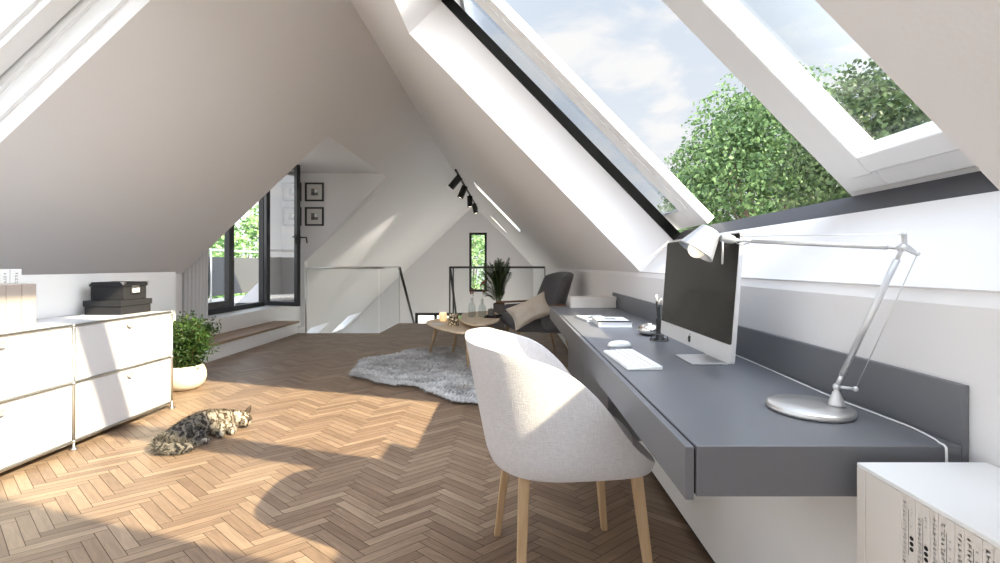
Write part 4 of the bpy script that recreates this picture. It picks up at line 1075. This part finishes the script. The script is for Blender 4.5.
def palm():
    t = thing('potted_palm', 'feathery dark green palm in a square grey planter by the railing', 'plant')
    cx, cy = W(499, 300, 7.75).x, 7.75
    mb = MB(); a, b = .088, .098
    mb.hexa([V((cx + i * a, cy + j * a, 0)) for i, j in ((-1, -1), (1, -1), (1, 1), (-1, 1))] + [V((cx + i * b, cy + j * b, .40)) for i, j in ((-1, -1), (1, -1), (1, 1), (-1, 1))])
    pl = mb.build('planter', M['concrete'], t, bevel=.006); mb = MB(); mb.box(cx - .085, cx + .085, cy - .085, cy + .085, .398, .404); mb.build('soil', M['soil'], pl)
    rnd = random.Random(11); mb = MB(); pts = []; vs = []; fs = []; tones = []
    for k in range(34):
        a = rnd.random() * 2 * PI; r1 = rnd.uniform(.04, .27); h = rnd.uniform(.95, 1.27) - r1 * .6
        if k < 5: r1 = rnd.uniform(.28, .36); h = rnd.uniform(.62, .8)
        b = V((cx + .03 * math.cos(a), cy + .03 * math.sin(a), .40)); e = V((cx + r1 * math.cos(a), cy + r1 * math.sin(a), h))
        mid = V((cx + r1 * .42 * math.cos(a), cy + r1 * .42 * math.sin(a), .40 + (h - .40) * .62))
        path = smooth_path([b, mid, e], 12); mb.tube(path, .0035, 5)
        for i in range(5, len(path)):
            d = (path[i] - path[i - 1]).normalized()
            for s in (1, -1):
                side = d.cross(V((math.cos(a + .5), math.sin(a + .5), .3))).normalized() * s
                ln = .10 * math.sin(PI * min(1, (i - 2) / (len(path) - 1)) ** .9 * .93 + .12) + .035
                q = path[i]; tip = q + side * ln * .72 + d * ln * .75 - V((0, 0, ln * .1)); w_ = d * .008
                n0 = len(vs); vs += [q, q.lerp(tip, .4) + w_, tip, q.lerp(tip, .4) - w_]; fs.append((n0, n0 + 1, n0 + 2, n0 + 3)); tones.append(rnd.random())
    mb.build('stems', M['stem'], t)
    me = bpy.data.meshes.new('fronds'); me.from_pydata([tuple(v) for v in vs], [], fs); at = me.attributes.new('tone', 'FLOAT', 'FACE'); at.data.foreach_set('value', tones); me.materials.append(M['leaf_palm'])
    o = bpy.data.objects.new('fronds', me); C.objects.link(o); put(o, t)
    settle(t)
palm()
# ------------------------------------------------------------------ trees outside
def tree(label, c, rad, n, leaf, m, ground=-3.2, seed=1, clumps=90, group=None):
    rnd = random.Random(seed); random.seed(seed); c = V(c)
    t = thing('tree', label, 'tree', group=group); pts = []; mb = MB()
    base = V((c.x + .2, c.y, ground)); fork = V((c.x, c.y, c.z - rad[2] * .75))
    mb.tube(smooth_path([base, base.lerp(fork, .5) + V((.08, .05, 0)), fork], 6), [.2 - .09 * k / 12 for k in range(13)], 10)
    br = MB()
    for k in range(clumps):
        while True:
            d = V((rnd.uniform(-1, 1), rnd.uniform(-1, 1), rnd.uniform(-1, 1)))
            if .3 < d.length < 1: break
        d = d.normalized() * d.length ** .5
        q = c + V((d.x * rad[0], d.y * rad[1], d.z * rad[2])); cr = rnd.uniform(.13, .24) * (rad[0] + rad[2]) * .62
        if k % 3 == 0: br.tube(smooth_path([fork, fork.lerp(q, .5) + V((0, 0, .2)), q], 4), [.05 - .006 * i for i in range(7)] + [.008, .006][:2], 6)
        for _ in range(n // clumps):
            e = V((rnd.gauss(0, 1), rnd.gauss(0, 1), rnd.gauss(0, 1))).normalized()
            p = q + e * cr * rnd.uniform(.5, 1.0) ** .5
            pts.append((p, (e * .6 + d * .5 + V((0, 0, .5))).normalized()))
    mb.build('trunk', M['bark'], t); br.build('branches', M['bark'], t)
    leaf_cloud('foliage', pts, leaf, m, t, 1.35)
    return t
tree('tall bright green tree seen through the open middle of the roof window', (5.3, 9.0, 1.8), (2.0, 2.0, 2.85), 62000, .068, M['leaf_tree'], seed=21, clumps=230)
tree('darker tree seen through the right pane of the roof window', (4.85, 5.0, 1.95), (1.6, 1.25, 1.6), 46000, .05, M['leaf_tree2'], seed=5, clumps=110)
tree('leafy tree seen at the left through the balcony door leaf', (-9.2, 13.2, .9), (1.3, 1.3, 1.7), 5000, .12, M['leaf_tree3'], seed=8, clumps=40)
tree('leafy tree behind the balcony railing, right of the door post', (-10.2, 17.0, 1.3), (1.45, 1.3, 2.1), 5000, .13, M['leaf_tree3'], seed=13, clumps=40)
tree('green tree filling the tall gable window', (-1.9, 22.5, .8), (2.4, 1.6, 2.9), 11000, .13, M['leaf_tree3'], seed=17, clumps=80)
# ------------------------------------------------------------------ curtain
mb = MB(); rows = []
for j in range(13):
    z = .21 + (2.40) * j / 12; row = []
    for i in range(121):
        u = i / 120; y = 5.26 + .46 * u; x = -3.86 + .038 * math.sin(u * 2 * PI * 7 + .4 * math.sin(j * .6)) + .01 * math.sin(u * 41 + j * .3)
        row.append(mb.bm.verts.new((x, y, z)))
    rows.append(row)
for a, b in zip(rows, rows[1:]):
    for i in range(120): mb.bm.faces.new((a[i], a[i + 1], b[i + 1], b[i]))
t = thing('curtain', 'pale grey pleated curtain hanging beside the balcony door', 'curtain')
mb.build('fabric', M['curtain'], t, smooth=True, solid=.003)
mb = MB(); mb.tube([(-3.86, 5.2, 2.63), (-3.86, 7.0, 2.63)], .012, 10); mb.tube([(-3.86, 5.3, 2.63), (-3.86, 5.3, 2.685)], .006, 8); mb.tube([(-3.86, 6.9, 2.63), (-3.86, 6.9, 2.685)], .006, 8); mb.build('rod', M['chrome'], t)
mb = MB()
for k in range(8): mb.tube([(-3.86 + .016 * math.cos(a), 5.28 + k * .082, 2.625 + .016 * math.sin(a)) for a in [2 * PI * i / 14 for i in range(15)]], .0025, 5)
mb.build('rings', M['chrome'], t); settle(t)
# ------------------------------------------------------------------ pictures
M['mat_board'] = mat('picture mat', (216, 212, 208), 0.9)
def picture(label, x, z):
    t = thing('framed_picture', label, 'picture', group='small framed pictures on the dormer wall'); y = 7.895; s = .165
    mb = MB(); b = .03
    for x0, x1, z0, z1 in ((-s, -s + b, -s, s), (s - b, s, -s, s), (-s + b, s - b, -s, -s + b), (-s + b, s - b, s - b, s)): mb.box(x + x0, x + x1, y - .03, y, z + z0, z + z1)
    mb.build('frame', M['black_alu'], t, bevel=.002)
    mb = MB(); mb.box(x - s + b, x + s - b, y - .012, y, z - s + b, z + s - b); mb.build('mat_board', M['mat_board'], t)
    mb = MB(); mb.box(x - .06, x + .06, y - .014, y - .0122, z - .06, z + .06, 0); mb.box(x + .0, x + .055, y - .0155, y - .0142, z - .01, z + .055, 1); mb.box(x - .06, x + .0, y - .0155, y - .0142, z - .06, z - .005, 2)
    mb.build('print', [M['concrete'], M['paper'], M['ink']], t); settle(t)
xa, xb = W(314.5, 0, 7.88).x, W(292, 0, 7.88).x; za, zb_ = W(0, 192, 7.88).z, W(0, 216.5, 7.88).z
picture('upper black framed picture right of the open door leaf', xa, za); picture('lower black framed picture right of the open door leaf', xa, zb_)
picture('upper black framed picture partly hidden behind the open door leaf', xb, za); picture('lower black framed picture seen through the glass of the door leaf', xb, zb_)
# ------------------------------------------------------------------ stair railings
t = thing('glass_railing', 'glass balustrade with steel handrail at the left of the stair opening', 'railing')
zr = 1.01
mb = MB(); mb.box(-3.15, -2.05, 6.955, 6.967, -.14, zr); mb.build('glass_panel', M['rail_glass'], t)
mb = MB(); mb.box(-2.032, -2.02, 6.98, 8.2, -.14, zr); mb.build('glass_panel', M['rail_glass'], t)
mb = MB(); mb.tube([(-3.16, 6.961, zr + .012), (-2.026, 6.961, zr + .012), (-2.026, 8.21, zr + .012)], .018, 10); mb.build('handrail', M['chrome_rail'] if 'chrome_rail' in M else M['chrome'], t)
mb = MB(); mb.tube([(-2.026, 8.21, zr + .012), (-2.026, 9.9, zr + .012 - 1.6)], .024, 10); mb.build('stair_handrail', M['chrome_dark'], t)
mb = MB(); mb.tube([(-3.17, 6.961, .0), (-3.17, 6.961, zr)], .012, 8); mb.build('post', M['chrome'], t)
mb = MB(); mb.tube([(-2.026, 8.21, -.3), (-2.026, 8.21, zr)], .009, 8); mb.build('post', M['chrome'], t)
settle(t)
t = thing('glass_railing', 'glass balustrade with dark handrail behind the coffee tables', 'railing')
mb = MB(); mb.box(-1.09, .63, 8.206, 8.218, -.14, zr); mb.build('glass_panel', M['rail_glass'], t)
mb = MB(); mb.tube([(-1.1, 8.212, zr + .012), (.64, 8.212, zr + .012)], .019, 10); mb.build('handrail', M['chrome_dark'], t)
mb = MB(); mb.tube([(-1.1, 8.212, zr + .012), (-1.1, 9.9, zr - 1.75)], .022, 10); mb.build('stair_handrail', M['chrome_dark'], t)
for x in (-1.105, -1.04, .64):
    mb = MB(); mb.tube([(x, 8.212, -.3), (x, 8.212, zr)], .014 if x < 0 else .008, 8); mb.build('post', M['chrome_dark'], t)
settle(t)
# ------------------------------------------------------------------ track lights
t = thing('light_track', 'black ceiling track running along the ridge', 'track')
tx = -1.13; tz = RZ - .215 - .03
mb = MB(); mb.box(tx - .018, tx + .018, 9.3, 15.6, tz - .018, tz + .018); mb.build('rail', M['black'], t, bevel=.003)
for y in (9.6, 12.4, 15.2):
    mb = MB(); mb.tube([(tx, y, tz), (tx, y, RZ - .21)], .008, 8); mb.build('hanger', M['black'], t)
settle(t)
SPOTS = []
for y, tip, lab in ((9.75, (-.62, .05, -.72), 'nearest and largest black spotlight on the ridge track, turned left'), (11.0, (-.36, -.1, -.9), 'second black spotlight from the near end of the ridge track'), (12.6, (.03, -.1, -1), 'third black spotlight on the ridge track, hanging straight down'), (14.2, (.22, -.1, -.95), 'farthest black spotlight on the ridge track')):
    s = thing('track_spotlight', lab, 'spotlight', group='spotlights on the ridge track'); d = V(tip).normalized(); Q = d.to_track_quat('Z', 'Y').to_matrix().to_4x4()
    c = V((tx, y, tz - .10)); st = c - d * .05
    mb = MB(); mb.lathe([(.02, -.012), (.07, -.012), (.075, -.004), (.075, .30), (.070, .304), (.064, .300), (.064, .28), (.002, .278)], st, 24, M4=Q); hd = mb.build('spot_head', M['black'], s)
    mb = MB(); mb.lathe([(.0635, .281), (.0635, .287), (.002, .287)], st, 24, M4=Q); mb.build('lens', M['spot_face'], hd)
    mb = MB(); mb.box(tx - .022, tx + .022, y - .05, y + .05, tz - .04, tz - .0185); mb.tube([(tx, y, tz - .03), (tx, y, tz - .09)], .011, 8); mb.build('bracket', M['black'], s)
    SPOTS.append((st + d * .32, d)); settle(s)
# ------------------------------------------------------------------ sleeping cat
def cat():
    t = thing('cat', 'grey tabby long haired cat lying on its side on the sunlit floor', 'cat')
    me = bpy.data.meshes.new('cat_body'); bm = bmesh.new(); sk = bm.verts.layers.skin.verify()
    nodes_ = {}
    def nd(k, p, r, par=None, root=False):
        v = bm.verts.new(p); nodes_[k] = v; v[sk].radius = r if isinstance(r, tuple) else (r, r); v[sk].use_root = root
        if par: bm.edges.new((nodes_[par], v))
    nd('rump', (-1.99, 2.655, .078), (.088, .078), None, True)
    nd('loin', (-1.965, 2.745, .086), (.094, .086), 'rump'); nd('belly', (-1.93, 2.83, .084), (.090, .084), 'loin'); nd('chest', (-1.875, 2.91, .074), (.080, .074), 'belly')
    nd('neck', (-1.815, 2.955, .062), .056, 'chest'); nd('head', (-1.765, 2.965, .056), .056, 'neck'); nd('muzzle', (-1.728, 2.935, .040), .030, 'head'); nd('nose', (-1.713, 2.922, .036), .019, 'muzzle')
    nd('hip', (-1.95, 2.64, .05), .055, 'rump'); nd('knee', (-1.88, 2.68, .042), .042, 'hip'); nd('hock', (-1.90, 2.60, .03), .026, 'knee'); nd('hpaw', (-1.835, 2.635, .024), .023, 'hock'); nd('htoe', (-1.81, 2.65, .020), .019, 'hpaw')
    nd('sh', (-1.85, 2.86, .05), .042, 'chest'); nd('elb', (-1.83, 2.79, .033), .030, 'sh'); nd('fpaw', (-1.80, 2.745, .022), .022, 'elb'); nd('ftoe', (-1.785, 2.73, .019), .019, 'fpaw')
    nd('sh2', (-1.83, 2.895, .04), .034, 'chest'); nd('elb2', (-1.785, 2.85, .028), .026, 'sh2'); nd('fpaw2', (-1.752, 2.80, .021), .021, 'elb2'); nd('ftoe2', (-1.738, 2.785, .019), .018, 'fpaw2')
    nd('t1', (-2.055, 2.60, .05), .040, 'rump'); nd('t2', (-2.075, 2.54, .04), .038, 't1'); nd('t3', (-2.02, 2.495, .036), .038, 't2'); nd('t4', (-1.94, 2.485, .036), .040, 't3'); nd('t5', (-1.865, 2.505, .03), .030, 't4'); nd('t6', (-1.83, 2.52, .02), .014, 't5')
    bm.to_mesh(me); bm.free()
    o = bpy.data.objects.new('cat_tmp', me); C.objects.link(o)
    o.modifiers.new('s', 'SKIN').use_smooth_shade = True
    k = o.modifiers.new('u', 'SUBSURF'); k.levels = 3; k.render_levels = 3
    dg = bpy.context.evaluated_depsgraph_get(); body = bpy.data.meshes.new_from_object(o.evaluated_get(dg)); bpy.data.objects.remove(o)
    body.name = 'body'
    for v in body.vertices:
        if v.co.z < .003: v.co.z = .003
    m = M['cat_fur']
    body.materials.clear(); body.materials.append(m)
    b = bpy.data.objects.new('body', body); C.objects.link(b); put(b, t)
    H = V((-1.765, 2.965, .056))
    for s, base, tip in ((1, V((-1.757, 2.985, .098)), V((-1.728, 2.99, .150))), (-1, V((-1.722, 2.938, .060)), V((-1.668, 2.905, .072)))):
        mb = MB(); ax = (tip - base); w_ = V((.012, .022, -.010)) if s > 0 else V((.006, .014, .020))
        n_ = ax.cross(w_).normalized() * .008
        a = [base - w_ * 1.1, base + n_ * 1.2, base + w_ * 1.1, base - n_ * 1.2]; vs = [mb.bm.verts.new(q - ax * .25) for q in a]; mid = [mb.bm.verts.new(base.lerp(tip, .5) + (q - base) * .62) for q in a]; tv = mb.bm.verts.new(tip)
        for i in range(4):
            mb.bm.faces.new((vs[i], vs[(i + 1) % 4], mid[(i + 1) % 4], mid[i])); mb.bm.faces.new((mid[i], mid[(i + 1) % 4], tv))
        mb.build('ear', M['cat_dark'], t, smooth=True)
    mb = MB(); mb.ball((-1.706, 2.917, .040), (.006, .006, .005), seg=8); mb.build('nose', M['cat_nose'], t)
    for e in ((-1.722, 2.962, .066), (-1.735, 2.915, .066)):
        mb = MB(); mb.ball(e, (.008, .007, .0035), seg=8); mb.build('eyelid', M['cat_dark'], t)
    # fur
    rnd = random.Random(2); polys = [(p.area, p.center.copy(), p.normal.copy()) for p in body.polygons]; tot = sum(a for a, _, _ in polys); vs = []; fs = []
    for a, c, n in polys:
        k_ = a / tot * 24000; cnt = int(k_) + (rnd.random() < k_ - int(k_))
        for _ in range(cnt):
            near_head = (c - H).length; tail = c.y < 2.62 and c.x < -1.86 and c.z < .085
            ln = .011 if near_head < .07 else (.038 if tail or c.y < 2.6 else .024)
            if c.x > -1.83 and c.y < 2.86: ln = .008
            back = V((-.55, -.8, -.1)) if not tail else V((rnd.uniform(-.6, .6), -.6, 0))
            d = (n * .55 + (back - n * back.dot(n)) * .8 + V((rnd.gauss(0, .22), rnd.gauss(0, .22), rnd.gauss(0, .16)))).normalized()
            s = d.cross(n); s = (s.normalized() if s.length > .01 else V((1, 0, 0))) * rnd.uniform(.0009, .0018)
            q = c + V((rnd.gauss(0, .002), rnd.gauss(0, .002), rnd.gauss(0, .002))); e = q + d * ln * rnd.uniform(.6, 1.2)
            if e.z < .004: e.z = .004
            i = len(vs); vs += [q - s, q + s, e]; fs.append((i, i + 1, i + 2))
    me = bpy.data.meshes.new('fur'); me.from_pydata([tuple(v) for v in vs], [], fs); me.materials.append(m)
    f = bpy.data.objects.new('fur', me); C.objects.link(f); put(f, t); f['kind'] = 'stuff'
    settle(t); t.location.x += .03; t.location.y += .02; t.scale = (.88, .88, .92)
def cat_coat():
    m = bpy.data.materials.new('tabby coat'); nt, b = nodes(m)
    geo = nt.nodes.new('ShaderNodeNewGeometry'); tc = nt.nodes.new('ShaderNodeTexCoord')
    mp = nt.nodes.new('ShaderNodeMapping'); mp.inputs['Rotation'].default_value = (0, 0, math.radians(-58))
    nt.links.new(tc.outputs['Object'], mp.inputs[0])
    wv = nt.nodes.new('ShaderNodeTexWave'); wv.inputs['Scale'].default_value = 7; wv.inputs['Distortion'].default_value = 14; wv.inputs['Detail'].default_value = 3; wv.inputs['Detail Scale'].default_value = 2.2
    nt.links.new(mp.outputs[0], wv.inputs['Vector'])
    n = nt.nodes.new('ShaderNodeTexNoise'); n.inputs['Scale'].default_value = 60; n.inputs['Detail'].default_value = 4; nt.links.new(tc.outputs['Object'], n.inputs['Vector'])
    # the hind part of the coat is darker grey, the front cream: a coat pattern along the body
    sx = nt.nodes.new('ShaderNodeSeparateXYZ'); nt.links.new(tc.outputs['Object'], sx.inputs[0])
    mr = nt.nodes.new('ShaderNodeMapRange'); mr.inputs['From Min'].default_value = -.02; mr.inputs['From Max'].default_value = .12; mr.inputs['To Min'].default_value = .0; mr.inputs['To Max'].default_value = 1
    nt.links.new(sx.outputs['Y'], mr.inputs[0])
    r1 = nt.nodes.new('ShaderNodeValToRGB'); e = r1.color_ramp.elements; e[0].position = .30; e[0].color = lin((66, 63, 62)); e[1].position = .72; e[1].color = lin((150, 142, 130))
    r2 = nt.nodes.new('ShaderNodeValToRGB'); e = r2.color_ramp.elements; e[0].position = .2; e[0].color = lin((84, 70, 54)); e[1].position = .75; e[1].color = lin((190, 180, 164))
    mx = nt.nodes.new('ShaderNodeMixRGB'); ad = nt.nodes.new('ShaderNodeMath'); ad.operation = 'ADD'; sb = nt.nodes.new('ShaderNodeMath'); sb.operation = 'MULTIPLY_ADD'; sb.inputs[1].default_value = 1.6; sb.inputs[2].default_value = -.8
    nt.links.new(n.outputs['Fac'], sb.inputs[0]); nt.links.new(wv.outputs['Fac'], ad.inputs[0]); nt.links.new(sb.outputs[0], ad.inputs[1])
    nt.links.new(ad.outputs[0], r1.inputs[0]); nt.links.new(ad.outputs[0], r2.inputs[0]); nt.links.new(mr.outputs[0], mx.inputs[0]); nt.links.new(r1.outputs[0], mx.inputs[1]); nt.links.new(r2.outputs[0], mx.inputs[2]); nt.links.new(mx.outputs[0], b.inputs['Base Color'])
    b.inputs['Roughness'].default_value = .9; b.inputs['Specular IOR Level'].default_value = .15
    return m
M['cat_fur'] = cat_coat(); M['cat_dark'] = mat('dark cat ear', (70, 58, 46), .9); M['cat_nose'] = mat('cat nose', (150, 96, 88), .6)
cat()
# ------------------------------------------------------------------ sky, sun, lamps, camera
SUN_D = V((-1.2, .65, -1.0)).normalized()
def world():
    w = bpy.data.worlds.new('sky'); bpy.context.scene.world = w; w.use_nodes = True; nt = w.node_tree; bg = nt.nodes['Background']
    tc = nt.nodes.new('ShaderNodeTexCoord')
    sp = nt.nodes.new('ShaderNodeSeparateXYZ'); nt.links.new(tc.outputs['Generated'], sp.inputs[0])
    ramp = nt.nodes.new('ShaderNodeValToRGB'); e = ramp.color_ramp.elements
    e[0].position = 0.0; e[0].color = lin((244, 246, 248)); e[1].position = 0.75; e[1].color = lin((204, 220, 240))
    x = ramp.color_ramp.elements.new(.35); x.color = lin((224, 233, 244))
    nt.links.new(sp.outputs['Z'], ramp.inputs[0])
    # clouds on a flat layer overhead: direction divided by height
    dv = nt.nodes.new('ShaderNodeVectorMath'); dv.operation = 'DIVIDE'; ma = nt.nodes.new('ShaderNodeMath'); ma.operation = 'MAXIMUM'; ma.inputs[1].default_value = .06
    a2 = nt.nodes.new('ShaderNodeMath'); a2.operation = 'ADD'; a2.inputs[1].default_value = .12
    nt.links.new(sp.outputs['Z'], a2.inputs[0]); nt.links.new(a2.outputs[0], ma.inputs[0]); nt.links.new(tc.outputs['Generated'], dv.inputs[0])
    cb = nt.nodes.new('ShaderNodeCombineXYZ'); [nt.links.new(ma.outputs[0], cb.inputs[i]) for i in range(3)]
    nt.links.new(cb.outputs[0], dv.inputs[1])
    n = nt.nodes.new('ShaderNodeTexNoise'); n.inputs['Scale'].default_value = 2.6; n.inputs['Detail'].default_value = 7; n.inputs['Roughness'].default_value = .55; n.inputs['Distortion'].default_value = .3
    nt.links.new(dv.outputs[0], n.inputs['Vector'])
    cr = nt.nodes.new('ShaderNodeMapRange'); cr.interpolation_type = 'SMOOTHSTEP'; cr.inputs['From Min'].default_value = .46; cr.inputs['From Max'].default_value = .66; cr.inputs['To Max'].default_value = .95
    nt.links.new(n.outputs['Fac'], cr.inputs[0])
    mx = nt.nodes.new('ShaderNodeMixRGB'); mx.inputs[2].default_value = lin((252, 251, 250)); nt.links.new(cr.outputs[0], mx.inputs[0]); nt.links.new(ramp.outputs[0], mx.inputs[1])
    # brighter towards the sun
    dt = nt.nodes.new('ShaderNodeVectorMath'); dt.operation = 'DOT_PRODUCT'; dt.inputs[1].default_value = tuple(-SUN_D); nt.links.new(tc.outputs['Generated'], dt.inputs[0])
    gl = nt.nodes.new('ShaderNodeMapRange'); gl.interpolation_type = 'SMOOTHSTEP'; gl.inputs['From Min'].default_value = GLOW0; gl.inputs['From Max'].default_value = 1.0; gl.inputs['To Min'].default_value = 1.0; gl.inputs['To Max'].default_value = GLOW
    nt.links.new(dt.outputs['Value'], gl.inputs[0])
    wx = nt.nodes.new('ShaderNodeMapRange'); wx.interpolation_type = 'SMOOTHSTEP'; wx.inputs['From Min'].default_value = .1; wx.inputs['From Max'].default_value = -.9; wx.inputs['To Min'].default_value = 0; wx.inputs['To Max'].default_value = 1.5
    nt.links.new(sp.outputs['X'], wx.inputs[0]); a3 = nt.nodes.new('ShaderNodeMath'); a3.operation = 'ADD'; nt.links.new(gl.outputs[0], a3.inputs[0]); nt.links.new(wx.outputs[0], a3.inputs[1])
    sc = nt.nodes.new('ShaderNodeMath'); sc.operation = 'MULTIPLY'; sc.inputs[1].default_value = SKY
    nt.links.new(a3.outputs[0], sc.inputs[0]); nt.links.new(mx.outputs[0], bg.inputs['Color']); nt.links.new(sc.outputs[0], bg.inputs['Strength'])
SKY, GLOW, GLOW0 = 0.74, 10.5, 0.25
world()
def light(name, kind, loc, energy, **k):
    d = bpy.data.lights.new(name, kind); d.energy = energy
    for a, b in k.items(): setattr(d, a, b)
    o = bpy.data.objects.new(name, d); o.location = loc; C.objects.link(o); return o
s = light('sun', 'SUN', (8, -4, 9), 10.0, angle=math.radians(.8), color=(1.0, .88, .62)); s.rotation_euler = SUN_D.to_track_quat('-Z', 'Y').to_euler()
for k, (p, d) in enumerate(SPOTS):
    q = light('spot_lamp', 'SPOT', p, 260 if k == 0 else 18, spot_size=math.radians(50), spot_blend=.6, shadow_soft_size=.05, color=(1, .93, .82)); q.rotation_euler = d.to_track_quat('-Z', 'Y').to_euler()
light('candle_lamp', 'POINT', (-.785, 5.25, Z1 + .06), .5, shadow_soft_size=.01, color=(1, .7, .35))
cam = bpy.data.cameras.new('camera'); co = bpy.data.objects.new('camera', cam); C.objects.link(co)
co.location = (0, 0, EYE); co.rotation_euler = (PI / 2, 0, 0)
cam.sensor_width = 36; cam.lens = 36 * F / 1000; cam.shift_x = -.010; cam.shift_y = -.0165; cam.clip_start = .02; cam.clip_end = 300
sc = bpy.context.scene; sc.camera = co
sc.view_settings.view_transform = 'Standard'; sc.view_settings.look = 'None'; sc.view_settings.gamma = 1.0; sc.view_settings.use_curve_mapping = False
sc.view_settings.exposure = 0.45
cy = sc.cycles
cy.max_bounces = 14; cy.diffuse_bounces = 9; cy.glossy_bounces = 5; cy.transmission_bounces = 8; cy.transparent_max_bounces = 16
cy.caustics_refractive = False; cy.caustics_reflective = False; cy.sample_clamp_indirect = 6; cy.use_denoising = True
